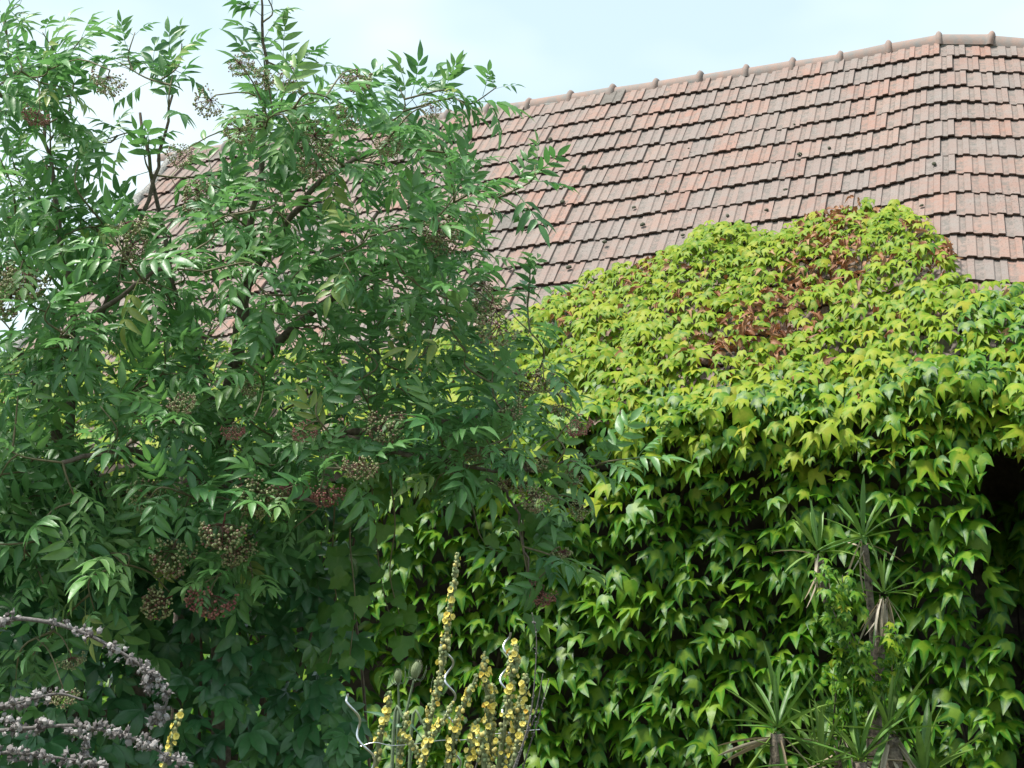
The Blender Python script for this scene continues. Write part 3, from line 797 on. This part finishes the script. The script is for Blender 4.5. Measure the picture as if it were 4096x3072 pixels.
for k in range(6):
    (sv, sf, sa), (bv, bf, ba) = umbel(k)
    UMB.append((make_mesh('berry_cluster', sv, sf, M_RED, True, sa), make_mesh('berries', bv, bf, M_BERRYR if k == 5 else M_BERRY, True, ba)))
ul = [(440, 330, 1.1), (160, 480, .9), (720, 650, .9), (810, 820, 1.3), (1255, 590, 1.5), (1275, 680, 1.2), (945, 280, .9), (1060, 330, .9), (1180, 345, 1.0), (1430, 330, 1.2), (860, 430, 1.1), (1030, 480, 1.0), (1410, 490, 1.1), (970, 560, 1.1), (1560, 590, 1.0), (1720, 450, .7),
      (490, 920, 1.4), (510, 1010, 1.1), (130, 1140, 1.6), (60, 1230, 1.3), (10, 1110, 1.2), (1755, 940, 1.3), (1765, 1000, 1.1), (1930, 1170, 1.0), (1970, 1240, 1.3), (2010, 1350, 1.4), (2085, 1560, 1.2), (2015, 1650, 1.1), (2175, 1550, .9), (2300, 1720, .9), (1885, 1800, 1.0), (2150, 1850, 1.0), (2060, 1940, 1.1),
      (2310, 1920, .9), (2150, 2010, 1.1), (2330, 2050, .8), (2240, 2220, .75), (2178, 2390, 1.0), (1545, 1730, 1.4), (1210, 1750, .8), (930, 1730, .8), (715, 1620, 1.1), (600, 2010, 1.3), (900, 2130, 1.7), (930, 2230, 1.3), (700, 2240, 1.5), (1030, 2010, 1.5), (1170, 1965, 1.0), (1310, 1980, 1.2), (1440, 1880, 1.2), (850, 2410, 1.5), (690, 2450, 1.5), (280, 2650, .9), (250, 2790, 1.0), (2250, 1640, .8), (1000, 1560, .7), (1640, 1560, .7)]
for i, (x, y, s) in enumerate(ul):
    d = random.uniform(4.75, 5.0) if y > 1200 and x < 1600 else random.uniform(5.0, 5.25)
    p = at(x, y-45*s, d); k = 5 if (x, y) in ((2178, 2390), (850, 2410), (1170, 1965), (1210, 1750), (930, 1730), (2300, 1720), (1310, 1980), (160, 480)) else 4 if i % 5 == 0 else i % 4
    rot = np.array(Matrix.Rotation(random.uniform(0, 6.28), 3, 'Z')) ; tl_ = np.array(Matrix.Rotation(random.uniform(-.9, .3), 3, 'X')) @ np.array(Matrix.Rotation(random.gauss(0, .35), 3, 'Y'))
    M = m4(tl_ @ rot, p-eroot, s*.82)
    a = add_obj('berry_cluster', UMB[k][0], elder, matrix=M)
    b = add_obj('berries', UMB[k][1], a, kind='stuff')
    best = min(nodes, key=lambda nn: np.linalg.norm(nn-p)+.5*max(0, p[2]-nn[2]))
    if np.linalg.norm(best-p) > .02:
        mid = (best+p)/2+ZU*.12*np.linalg.norm(best-p)
        v_, f_ = tube(smooth_path([best, mid, p], 7), np.linspace(.0035, .0026, 7), 4); mesh_obj('twig', v_-eroot, f_, M_TWIG, elder)

#@@MORE@@
# ---------------------------------------------------------------- virginia creeper, lower left
vroot = at(900, 3000, 5.7); vroot[2] = 0
virg = thing('virginia_creeper', vroot, 'dark five-fingered creeper hanging in the shade below the elder', 'creeper')
vt = {k: virg_leaf(k) for k in range(8)}; vs = LeafSet()
VTOP = [(-80, 1850), (300, 1900), (700, 2050), (1000, 2150), (1250, 2080), (1420, 1990), (1540, 2150)]
vx = [a for a, b in VTOP]; vy = [b for a, b in VTOP]
for layer, (d0, stp, num) in enumerate([(5.55, 92, 1), (5.85, 105, 1)]):
    y = 1800
    while y < 3230:
        x = -420 + random.uniform(0, 60)
        while x < 1620:
            xx, yy = x+random.gauss(0, 28), y+random.gauss(0, 26); x += stp
            edge = 1480 - 60*noise2(yy*.012, 1.7)*1.5 + (40 if yy < 2400 else -30)
            if yy < np.interp(xx, vx, vy)+random.gauss(0, 50) or xx > edge: continue
            dep = d0 - .35*(noise2(xx*.006+layer*7, yy*.006)-.4) + random.uniform(-.06, .06)
            p = at(xx, yy, dep)
            t = R(random.uniform(8, 55)); n_ = np.array([random.gauss(.1, .25), -1, 0]); n_ = unit(n_)
            rot = jitter(-ZU*math.cos(t)+n_*math.sin(t), n_*math.cos(t)+ZU*math.sin(t), .55, .28)
            size = random.uniform(.10, .17)
            sc = size/dep if layer == 0 and 0 < xx < 1500 and yy < 3040 else 0
            vs.add(random.randrange(8), 'v' if random.random() < .9 else 'l', rot, p, size, sc)
        y += 66
vs.build(virg, vt, {'v': M_VIRG, 'l': M_ELDI}, vroot)
st = Parts()
for i in range(14):
    x0 = random.uniform(50, 1400); x1 = x0+random.gauss(0, 120); d = random.uniform(5.75, 5.95)
    b = at(x0, 3000, d); b[2] = 0
    v_, f_ = tube(smooth_path([b, at(x0, 2900, d), at((x0+x1)/2+30, 2500, d), at(x1, 2150, d)], 14), np.linspace(.010, .003, 14), 5); st.add(v_, f_)
v_, f_, a_ = st.get(vroot); mesh_obj('stem', v_, f_, M_STEM, virg, kind='stuff')

# ---------------------------------------------------------------- wild vine with hanging shoots
groot = at(1500, 3000, 5.45); groot[2] = 0
vine = thing('wild_vine', groot, 'pale green vine with toothed roundish leaves hanging beside the dark creeper', 'vine')
gt = {k: vine_leaf(k) for k in range(6)}; gs = LeafSet()
shoots = [[(1480, 1850), (1500, 2100), (1530, 2350), (1590, 2560)], [(1420, 1900), (1400, 2150), (1420, 2400), (1400, 2620)], [(1560, 1900), (1580, 2100), (1560, 2300), (1610, 2500)], [(1340, 2000), (1330, 2250), (1350, 2480), (1300, 2700)],
          [(1600, 1800), (1800, 1880), (1880, 2000), (1930, 2160), (2050, 2250)], [(2100, 2000), (2090, 2150), (2120, 2300), (2150, 2440)], [(2060, 2020), (2180, 2080), (2240, 2140)], [(1480, 1870), (1650, 1820), (1830, 1860), (1850, 1960)]]
for si, shp in enumerate(shoots):
    P = smooth_path([at(x, y, 5.3+.1*math.sin(si*2+k)) for k, (x, y) in enumerate(shp)], 22)
    v_, f_ = tube(P, np.linspace(.004, .0018, 22), 4); mesh_obj('shoot', v_-groot, f_, M_TWIG, vine)
    for q in range(1, 22, 2):
        t = R(random.uniform(0, 55)); n_ = unit(np.array([random.gauss(0, .5), -1, 0]))
        side = random.choice((-1, 1))
        T = -ZU*math.cos(t)+n_*math.sin(t)+np.array([side*.5, 0, 0])
        pos = P[q]+np.array([side*.03, -.02, 0])+rng.normal(0, .012, 3); size = random.uniform(.05, .10)
        gs.add(random.randrange(6), 'g', jitter(T, n_*math.cos(t)+ZU*math.sin(t), .4, .3), pos, size, size)
gs.build(vine, gt, {'g': M_VINE}, groot)
b0 = smooth_path([groot+np.array([0, .7, 0]), at(1450, 2700, 6.1), at(1400, 2300, 6.0), at(1480, 1850, 5.5)], 14)
v_, f_ = tube(b0, np.linspace(.008, .004, 14), 6); mesh_obj('stem', v_-groot, f_, M_STEM, vine)

# ---------------------------------------------------------------- small leaved shrub glimpsed behind the elder
broot = at(740, 1700, 7.4); broot[2] = 0
shrub = thing('boxwood_shrub', broot, 'small shrub with tiny dark leaves glimpsed through the gap under the roof', 'shrub')
M_BOX = leaf_mat('small shrub leaf', [(0, (.018, .06, .014)), (.6, (.035, .10, .02)), (1, (.08, .15, .03))], (.1, .16, .05), .3, .4, .2)
stb = Parts(); lb = Parts()
main = smooth_path([broot, at(735, 1700, 7.4), at(760, 1520, 7.4), at(820, 1370, 7.35), at(865, 1260, 7.3)], 20)
v_, f_ = tube(main, np.linspace(.014, .003, 20), 5); mesh_obj('trunk', v_-broot, f_, M_BARK, shrub)
bl = blade(1, .45, [0, .3, .65, 1], [.2, 1, .8, 0], .2, .05, .15)
for i in range(46):
    p0 = main[random.randrange(9, 20)]; d = unit(np.array([random.gauss(0, .6), random.gauss(0, .5), abs(random.gauss(.45, .3))])); ln = random.uniform(.08, .28)
    if i > 34: p0 = at(random.uniform(690, 860), random.uniform(1400, 1560), 7.4); 
    p1 = p0+d*ln; v_, f_ = tube([p0, (p0+p1)/2+rng.normal(0, .01, 3), p1], [.003, .002, .001], 3); stb.add(v_, f_)
    for k in range(16):
        q = p0+(p1-p0)*random.random(); T = unit(d+rng.normal(0, .8, 3)); rot = frame(T, ZU+rng.normal(0, .3, 3)); s = random.uniform(.018, .034)
        lb.add((bl[0]*s) @ rot.T + q, bl[1], vein=bl[2], rnd=random.random())
v_, f_, a_ = lb.get(broot); mesh_obj('foliage', v_, f_, M_BOX, shrub, attrs=a_, kind='stuff')
v_, f_, a_ = stb.get(broot); mesh_obj('twigs', v_, f_, M_BARK, shrub, kind='stuff')

# ---------------------------------------------------------------- yuccas
M_YUC = leaf_mat('yucca blade', [(0, (.055, .145, .025)), (.5, (.09, .19, .035)), (1, (.16, .25, .05))], (.16, .25, .08), .3, .45, .12, (.2, .4, .05), .4)
M_DRY = leaf_mat('dry blade', [(0, (.28, .21, .13)), (.5, (.40, .33, .23)), (1, (.48, .43, .34))], (.4, .34, .24), .3, .7, .15, (.4, .3, .15), .2)
M_YTR = plain_mat('yucca trunk', (.05, .04, .032), (.22, .18, .13), 40, .95, 1.0, dist=.01)
YL = []
for k in range(5):
    v_, f_, ve = blade(1, .10, [0, .1, .3, .55, .8, .95, 1], [.7, .55, .9, 1, .7, .25, 0], .5, .0, [.02, .10, .2, .35, .05][k])
    YL.append((make_mesh('leaf', v_, f_, M_YUC, True, {'vein': ve, 'rnd': np.zeros(len(v_))}), make_mesh('dry_leaf', v_*np.array([.6, 1, 1]), f_, M_DRY, True, {'vein': ve, 'rnd': np.zeros(len(v_))})))
def yucca(base_px, depth, heads, label, trunk_pts):
    b = at(*base_px, depth); b[2] = 0
    t = thing('yucca', b, label, 'yucca', 'yuccas in front of the ivy wall')
    for tp_, r in trunk_pts:
        P = smooth_path([b if q is None else at(q[0], q[1], depth+q[2]) for q in tp_], 16)
        rad = np.linspace(r, r*.75, 16)*(1+rng.normal(0, .08, 16)); v_, f_ = tube(P, rad, 9); mesh_obj('trunk', v_-b, f_, M_YTR, t)
    for (x, y, dd, n, L, nd) in heads:
        c = at(x, y, depth+dd)
        for k in range(n):
            az = k*2.39996+random.gauss(0, .2); el = R(88-115*(k/n)**1.0+random.gauss(0, 7))
            if k > n*.8: el = R(random.uniform(-70, -15))
            d = np.array([math.cos(az)*math.cos(el), math.sin(az)*math.cos(el), math.sin(el)])
            up_ = unit(ZU - d*d[2]) if abs(d[2]) < .97 else unit(np.array([-math.cos(az), -math.sin(az), .1]))
            rot = jitter(d, up_, .04, .08)
            add_obj('leaf', YL[random.choice((0, 0, 1, 1, 2))][0], t, matrix=m4(rot, c+d*.015-b, L*random.uniform(.6, .98)))
        for k in range(nd):
            az = random.uniform(0, 6.28); el = R(random.uniform(-89, -72) if random.random() < .8 else random.uniform(-60, -5))
            d = np.array([math.cos(az)*math.cos(el), math.sin(az)*math.cos(el), math.sin(el)]); rot = jitter(d, np.array([math.cos(az), math.sin(az), .3]), .1, .5)
            add_obj('dry_leaf', YL[random.randrange(5)][1], t, matrix=m4(rot, c+np.array([math.cos(az), math.sin(az), 0])*.02-ZU*random.random()*.06-b, L*random.uniform(.5, .95)))
yucca((3480, 3072), 7.55, [(3275, 2210, 0, 15, .34, 7), (3455, 2150, .1, 15, .36, 6), (3535, 2375, -.05, 14, .32, 20)], 'tall branched yucca with three leaf heads and hanging dry leaves', [
    ([None, (3500, 2950, 0), (3505, 2750, 0), (3530, 2420, -.05)], .045), ([(3505, 2780, 0), (3400, 2600, 0), (3310, 2420, 0), (3278, 2235, 0)], .026), ([(3510, 2700, 0), (3490, 2500, .05), (3460, 2180, .1)], .026)])
yucca((3110, 3200), 7.3, [(3110, 2915, 0, 18, .46, 7)], 'upright yucca rosette standing leftmost at the bottom right', [([None, (3110, 2935, 0)], .05)])
yucca((3300, 3200), 7.2, [(3285, 3062, 0, 16, .42, 8)], 'low yucca rosette cut by the lower picture edge, second from left', [([None, (3285, 3072, 0)], .05)])
yucca((3360, 3200), 7.5, [(3360, 2945, 0, 17, .44, 5)], 'yucca rosette in the middle of the lower yucca group', [([None, (3360, 2960, 0)], .045)])
yucca((3440, 3200), 7.1, [(3440, 3040, 0, 16, .42, 8)], 'low yucca with arching blades just left of the shaggy trunk', [([None, (3440, 3050, 0)], .045)])
yucca((3565, 3200), 7.25, [(3558, 2925, 0, 16, .44, 12)], 'yucca on a shaggy grey trunk at the lower right', [([None, (3570, 3060, 0), (3560, 2950, 0)], .055)])
yucca((3700, 3300), 7.2, [(3700, 3110, 0, 16, .46, 3)], 'yucca showing only blade tips above the lower right edge', [([None, (3700, 3130, 0)], .05)])
# small leaved young creeper climbing on the tall yucca
croot = at(3400, 3000, 7.35); croot[2] = 0
yc = thing('young_ivy', croot, 'small-leaved pale young ivy climbing up the tall yucca', 'ivy')
cs = LeafSet()
for shp in ([(3330, 2950), (3350, 2600), (3310, 2400), (3290, 2260)], [(3420, 2900), (3440, 2650), (3380, 2450), (3370, 2300)], [(3360, 2980), (3400, 2750), (3330, 2520), (3420, 2360)], [(3560, 2760), (3570, 2640), (3560, 2520)], [(3440, 2850), (3460, 2700), (3400, 2550)], [(3380, 2870), (3340, 2700), (3370, 2560)]):
    P = smooth_path([at(x, y, 7.38+random.uniform(-.05, .05)) for x, y in shp], 30)
    v_, f_ = tube(P, np.linspace(.005, .002, 30), 4); mesh_obj('shoot', v_-croot, f_, M_STEM, yc)
    for q in range(30):
        for _ in range(2):
            t = R(random.uniform(10, 60)); n_ = unit(np.array([random.gauss(0, .4), -1, 0])); size = random.uniform(.035, .075)
            cs.add(random.randrange(8), 'y' if random.random() < .12 else 'g', jitter(-ZU*math.cos(t)+n_*math.sin(t), n_*math.cos(t)+ZU*math.sin(t), .7, .3), P[q]+rng.normal(0, .035, 3)+np.array([0, -.03, 0]), size, size)
cs.build(yc, temps, {'g': M_IVYG, 'y': M_IVYY}, croot)

# ---------------------------------------------------------------- mulleins
M_MST = plain_mat('mullein stem', (.09, .12, .05), (.20, .21, .10), 120, .9, .4)
M_BUD = rnd_mat('mullein bud', [(0, (.15, .20, .09)), (.5, (.25, .29, .14)), (.8, (.38, .38, .17)), (1, (.50, .40, .12))], .8, .2)
M_PET = rnd_mat('mullein petal', [(0, (.74, .62, .12)), (.75, (.82, .72, .22)), (.93, (.76, .60, .12)), (1, (.60, .38, .06))], .6, .2, .25)
M_MLF = leaf_mat('mullein leaf', [(0, (.10, .15, .06)), (1, (.18, .22, .09))], (.2, .25, .12), .4, .8, .15)
def flower_mesh(var):
    r_ = random.Random(70+var); P = Parts()
    for k in range(5):
        a = k*2*math.pi/5; op = R(r_.uniform(15, 45))
        v_, f_, ve = blade(.011, .011, [0, .35, .7, 1], [.35, .95, 1, .35], .25, .1, .25)
        v_ = np.stack([v_[:, 0], v_[:, 1]*math.cos(op), v_[:, 2]+v_[:, 1]*math.sin(op)], 1)
        v_ = np.stack([v_[:, 0]*math.cos(a)-v_[:, 1]*math.sin(a), v_[:, 0]*math.sin(a)+v_[:, 1]*math.cos(a), v_[:, 2]], 1); P.add(v_, f_)
    v_, f_, _ = P.get(); return make_mesh('flower', v_, f_, M_PET, True, {'rnd': np.zeros(len(v_))})
FL = [flower_mesh(k) for k in range(4)]
def spike(t, base, pxs, depth, w0, w1, nfl, bud=1.0, flower_lo=.1, flower_hi=.95):
    pts = [at(x, y, depth) for x, y in pxs]
    P = smooth_path(pts, 40)
    low = smooth_path([P[-1], P[-1]*.5+base*.5+np.array([0, 0, .1]), base], 8)
    full = np.vstack([P, low[1:]])
    v_, f_ = tube(full[::-1], np.linspace(.008, .003, len(full)), 6); mesh_obj('stem', v_-base, f_, M_MST, t)
    seg = np.linalg.norm(np.diff(P, axis=0), axis=1).sum(); B = Parts(); iv_, if_ = ico()
    nfl = int(nfl*.7); m = int(seg/.0024*bud)
    for k in range(m):
        q = random.random()**1.1; i = q*39; p = P[int(i)]+(P[min(int(i)+1, 39)]-P[int(i)])*(i % 1)
        rad = .86*(w0+(w1-w0)*q**.6)*(.7+.5*noise2(q*seg*28, hash(pxs[0]) % 40)); a = random.uniform(0, 6.28)
        d = np.array([math.cos(a), math.sin(a), random.gauss(.25, .25)]); s = random.uniform(.003, .0064)*(.7 if q < .06 else 1)
        B.add(iv_*s*np.array([1, 1, 1.25])+p+d*rad*random.uniform(.45, 1), if_, rnd=random.random())
    v_, f_, a_ = B.get(base); mesh_obj('buds', v_, f_, M_BUD, t, attrs=a_, kind='stuff')
    for k in range(nfl):
        q = random.uniform(flower_lo, flower_hi); p = P[int(q*39)]; a = random.gauss(-math.pi/2, 1.1)
        d = unit(np.array([math.cos(a), math.sin(a), random.uniform(.0, .5)])); rad = (w0+(w1-w0)*q**.6)
        fr = frame(unit(np.cross(d, np.array([.3, .2, 1]))), d)
        add_obj('flower', FL[random.randrange(4)], t, matrix=m4(fr, p+d*rad*1.0-base, random.uniform(.5, .95)))
def mullein(bx, depth, label, spikes, leaves=6):
    b = at(bx, 3072, depth); b[2] = 0
    t = thing('mullein', b, label, 'mullein', 'yellow mulleins in the foreground')
    for s in spikes: spike(t, b, *s)
    bl_ = blade(.32, .09, [0, .15, .4, .7, 1], [.3, .7, 1, .8, 0], .25, .5, .6, .1)
    me = make_mesh('basal_leaf', bl_[0], bl_[1], M_MLF, True, {'vein': bl_[2], 'rnd': np.zeros(len(bl_[0]))})
    for k in range(leaves):
        a = k*2.4; add_obj('basal_leaf', me, t, matrix=m4(frame(np.array([math.cos(a), math.sin(a), .3]), ZU), np.array([0, 0, .03])))
D0 = 3.5
mullein(1670, D0, 'tallest mullein, one slender nearly faded spike leaning right', [([(1830, 2215), (1817, 2330), (1797, 2450), (1785, 2560), (1765, 2680), (1740, 2800), (1715, 2900), (1680, 3100)], D0, .005, .016, 34, 1.1, .03, .98)])
mullein(1530, 3.55, 'short mullein spikes between the leftmost spiral stake and the teasels', [([(1560, 2772), (1540, 2870), (1520, 2960), (1495, 3110)], 3.55, .006, .014, 16, 1, .1, 1), ([(1628, 2850), (1612, 2950), (1590, 3110)], 3.55, .006, .012, 12, 1, .2, 1)])
mullein(1790, 3.45, 'bushy mullein with thin crooked spikes between the middle stake and thick spikes', [([(1815, 2805), (1775, 2880), (1740, 2930), (1700, 3000), (1680, 3110)], 3.45, .006, .014, 20, 1, .2, 1), ([(1908, 2695), (1872, 2790), (1832, 2870), (1812, 2960), (1790, 3110)], 3.45, .005, .015, 42, 1, .1, 1),
    ([(1915, 2880), (1890, 2960), (1870, 3110)], 3.45, .006, .014, 22, 1, .05, 1), ([(1610, 2940), (1660, 3000), (1700, 3110)], 3.48, .006, .013, 10, 1, .05, 1)])
mullein(2000, D0, 'mullein with the thickest spikes full of open yellow flowers, at right of the group', [([(1935, 2612), (1941, 2700), (1950, 2800), (1960, 2900), (1958, 3110)], D0, .009, .018, 30, 1.25, 0, .9), ([(1975, 2735), (1967, 2830), (1962, 2900), (1955, 3110)], D0+.03, .008, .015, 18, 1.1, 0, .9),
    ([(2058, 2570), (2052, 2660), (2040, 2750), (2028, 2850), (2010, 2960), (1990, 3110)], D0-.03, .011, .021, 46, 1.35, 0, .95), ([(2103, 2700), (2092, 2780), (2075, 2860), (2050, 2960), (2025, 3110)], D0, .010, .017, 26, 1.2, 0, .9), ([(2117, 2830), (2096, 2900), (2070, 2980), (2035, 3110)], D0-.05, .010, .016, 22, 1.2, 0, 1), ([(1925, 2930), (1930, 3000), (1940, 3110)], D0-.08, .009, .016, 14, 1.2, 0, 1)])
mullein(640, 3.3, 'lone thin mullein spike beside the grey dried stalks at lower left', [([(722, 2845), (706, 2900), (690, 2970), (668, 3020), (650, 3110)], 3.3, .005, .011, 16, .9, 0, .95)])

# ---------------------------------------------------------------- dried stalks
M_DST = plain_mat('dried stalk', (.075, .066, .060), (.19, .172, .16), 150, .95, .6)
M_CAP = rnd_mat('dried capsule', [(0, (.07, .06, .056)), (.5, (.19, .172, .165)), (1, (.40, .375, .36))], .95, .1)
def capsule():
    iv_, if_ = ico(); return iv_, if_
def dried(name, label, cat, base, paths, depth, r, cap_r, dens, spread):
    b = at(base[0], base[1], depth); b[2] = 0
    t = thing(name, b, label, cat)
    for pi, pxs in enumerate(paths):
        P = smooth_path([at(x, y, depth+.05*pi) for x, y in pxs], 50)
        low = smooth_path([b, b*.35+P[0]*.65+np.array([0, 0, .05]), P[0]], 8)
        full = P if 0 < pxs[0][0] < 1500 else np.vstack([low[:-1], P]); stalk_ = tube(full, np.linspace(r*1.3, r*.5, len(full)), 6); so = mesh_obj('stalk', stalk_[0]-b, stalk_[1], M_DST, t)
        seg = np.linalg.norm(np.diff(P, axis=0), axis=1).sum(); B = Parts(); iv_, if_ = ico()
        for k in range(int(seg*dens)):
            i = random.random()*48; p = P[int(i)]+(P[int(i)+1]-P[int(i)])*(i % 1); d = unit(rng.normal(0, 1, 3)); s = cap_r*random.uniform(.55, 1.2)
            if noise2(i*.35, pi*3.1) < .25: continue
            c = p+d*spread*random.uniform(.35, 1.25)
            v_, f_ = tube([p, c], [r*.22, r*.18], 3, False); B.add(v_, f_, rnd=.1)
            B.add((iv_*np.array([1, 1, 1.2])*(1+rng.normal(0, .2, (12, 1))))*s+c, if_, rnd=random.random())
            for e_ in range(3):                                       # open calyx lobes
                dd = unit(d+rng.normal(0, .55, 3)); q = c+dd*s*2.1; nrm = unit(np.cross(dd, rng.normal(0, 1, 3)))*s*.55
                B.add(np.array([c+nrm, c-nrm, q]), np.array([(0, 1, 2)]), rnd=random.random())
        v_, f_, a_ = B.get(b); mesh_obj('seed_capsules', v_, f_, M_CAP, so, attrs=a_, kind='stuff', smooth=False)
dried('dried_mullein', 'grey dried seed stalks arching in from the lower left corner', 'dried plant', (-450, 3072), [
    [(-160, 2580), (-40, 2500), (60, 2475), (200, 2490), (330, 2530), (450, 2590), (560, 2660), (632, 2730), (668, 2785), (650, 2850), (605, 2905)],
    [(-160, 2900), (-40, 2850), (100, 2805), (230, 2775), (335, 2800)], [(-160, 2960), (-20, 2925), (150, 2910), (300, 2902), (450, 2930), (580, 2972), (680, 3030), (775, 3055)],
    [(-160, 3050), (0, 3012), (150, 3022), (300, 3040), (430, 3062)], [(560, 2655), (592, 2700), (600, 2785)], [(20, 2880), (60, 2890), (130, 2925)], [(250, 2905), (340, 2960), (330, 3010)]], 2.9, .0044, .0060, 330, .0145)
dried('dried_stalk', 'thin dark dry seed stalks right of the thick yellow spikes', 'dried plant', (2060, 3200), [
    [(2040, 3110), (2090, 2980), (2120, 2870), (2136, 2750), (2146, 2560), (2128, 2450)], [(2050, 3110), (2100, 2960), (2142, 2850), (2172, 2695)], [(2080, 3110), (2120, 2980), (2152, 2880), (2195, 2715)], [(1890, 3110), (1935, 2985), (1990, 2950), (2100, 2942)]], 3.4, .0020, .0022, 130, .004)
# ---------------------------------------------------------------- teasels
M_TEA = rnd_mat('teasel head', [(0, (.16, .20, .10)), (.6, (.24, .27, .15)), (1, (.30, .28, .30))], .7, .3)
M_TST = plain_mat('teasel stem', (.09, .13, .07), (.14, .19, .10), 100, .7, .3)
M_TLF = leaf_mat('teasel leaf', [(0, (.05, .13, .07)), (1, (.08, .18, .10))], (.2, .28, .16), .6, .5, .15)
def teasel(hx, hy, base, depth, label, s=1.0, leafy=False):
    b = at(base[0], base[1], depth); b[2] = 0
    t = thing('teasel', b, label, 'teasel', 'teasels by the yellow mulleins')
    top = at(hx, hy+45*s, depth); P = smooth_path([b, at(base[0], base[1]-60, depth), at((hx+base[0])/2+5, (hy+base[1])/2, depth), top], 20)
    v_, f_ = tube(P, np.linspace(.006, .0025, 20), 6); mesh_obj('stem', v_-b, f_, M_TST, t)
    ax = unit(P[-1]-P[-3]); rr = frame(ax, np.array([0, -1, .1])); H = Parts(); n = 11; m = 14; L = .05*s
    V = []
    for i in range(n):
        q = i/(n-1); w = .0145*s*math.sin(math.pi*min(1, q*.9+.1))**.7
        for k in range(m): a = 2*math.pi*(k+.5*(i % 2))/m; V.append((w*math.cos(a), q*L, w*math.sin(a)))
    Fc = [(i*m+k, i*m+(k+1) % m, (i+1)*m+(k+1) % m) for i in range(n-1) for k in range(m)]+[(i*m+k, (i+1)*m+(k+1) % m, (i+1)*m+k) for i in range(n-1) for k in range(m)]
    V = np.array(V); H.add(V @ rr.T + top, Fc, rnd=.3)
    for i in range(n*m):                                              # bristles
        q = V[i]; o_ = unit(np.array([q[0], 0.002+.004*(q[1]/L), q[2]])); tip = q+o_*.0055*s+np.array([0, .004*s, 0]); w_ = np.cross(o_, (0, 1, 0))*.0010
        H.add(np.array([q+w_, q-w_, tip]) @ rr.T + top, np.array([(0, 1, 2)]), rnd=.45+.5*random.random()*(1 if q[1] > .55*L else .5))
    v_, f_, a_ = H.get(b); mesh_obj('head', v_, f_, M_TEA, t, attrs=a_)
    for k in range(7):                                                # bracts curving up round the head
        a = k*2*math.pi/7+.3; d = np.array([math.cos(a), 0, math.sin(a)]); ln = random.uniform(.025, .045)*s
        pts = [top+rr @ (d*.004), top+rr @ (d*.022*s+np.array([0, -.004, 0])), top+rr @ (d*.030*s+np.array([0, ln*.5, 0])), top+rr @ (d*.031*s+np.array([0, ln, 0]))]
        v_, f_ = tube(smooth_path(pts, 7), np.linspace(.0014, .0005, 7), 4); mesh_obj('bract', v_-b, f_, M_TST, t)
    if leafy:
        c = at(1588, 2903, depth)
        for (tx, ty, mx_, my_) in ((1458, 2845, 1530, 2860), (1690, 2955, 1640, 2895)):
            P = smooth_path([c, at(mx_, my_, depth), at(tx, ty, depth)], 9); V = []; ve = []
            for i in range(9):
                w = .010*[.7, .9, 1, 1, .9, .75, .5, .3, 0][i]
                for s_ in (-1, 0, 1): V.append(P[i]+np.array([0, s_*w*.5, s_*w*.55-(0 if s_ else .003)])); ve.append(1 if s_ == 0 else 0)
            Fc = []
            for i in range(8):
                for q in (0, 1): a = i*3+q; Fc += [(a, a+1, a+4), (a, a+4, a+3)]
            mesh_obj('leaf', np.array(V)-b, np.array(Fc), M_TLF, t, attrs={'vein': np.array(ve), 'rnd': np.zeros(27)})
teasel(1657, 2668, (1570, 3072), 3.7, 'larger teasel head with a lilac band, left of the tall mullein', .95)
teasel(1593, 2697, (1590, 3072), 3.75, 'smaller green teasel head on the left with paired stem leaves', .72, True)
teasel(1752, 2728, (1640, 3072), 3.8, 'teasel head mostly hidden behind the tall mullein spike', .8)
# ---------------------------------------------------------------- spiral stakes and wire
M_ALU = plain_mat('galvanised steel', (.50, .51, .52), (.68, .69, .70), 80, .28, .1, 1.0)
def spiral(pxs, depth, label, pitch, rad, phase):
    P = smooth_path([at(x, y, depth) for x, y in pxs], 150)
    b = P[-1].copy(); b[2] = 0
    t_ = np.linspace(P[-1][2], 0, 60)[1:]; P = np.vstack([P, np.stack([np.full(59, b[0]), np.full(59, b[1]), t_], 1)])
    s = np.r_[0, np.cumsum(np.linalg.norm(np.diff(P, axis=0), axis=1))]
    a = s/pitch*2*math.pi+phase; env = np.clip(s/.02, 0.2, 1)[:, None]
    H = P+env*np.stack([np.cos(a)*rad, np.sin(a)*rad, np.zeros(len(a))], 1)
    v_, f_ = tube(H, .0031, 8); mesh_obj('spiral_stake', v_-b, f_, M_ALU, label=label, category='plant stake', group='spiral metal plant stakes').location = b
spiral([(1392, 2775), (1420, 2870), (1455, 2970), (1490, 3060), (1500, 3120)], 3.45, 'leaning bright spiral stake left of all the mulleins', .105, .011, 2.6)
spiral([(1764, 2578), (1790, 2620), (1800, 2750), (1810, 2880), (1825, 3000), (1820, 3120)], 3.58, 'bright spiral stake behind the tall mullein spike', .088, .0125, 2.6)
spiral([(2040, 2530), (2025, 2640), (2018, 2750), (2030, 2900), (2015, 3000), (2000, 3120)], 3.62, 'dull spiral stake behind the thickest flowering spike', .088, .012, .6)
wp_ = smooth_path([at(1440, 2985, 3.5), at(1500, 2970, 3.5), at(1570, 2982, 3.5), at(1680, 2974, 3.52), at(1760, 2962, 3.54), at(1870, 2958, 3.55), at(1980, 2936, 3.55), at(2160, 2918, 3.55)], 60)
v_, f_ = tube(wp_, .0013, 5); mesh_obj('wire', v_, f_, M_ALU, label='thin pale wire strung between the spiral stakes', category='wire')
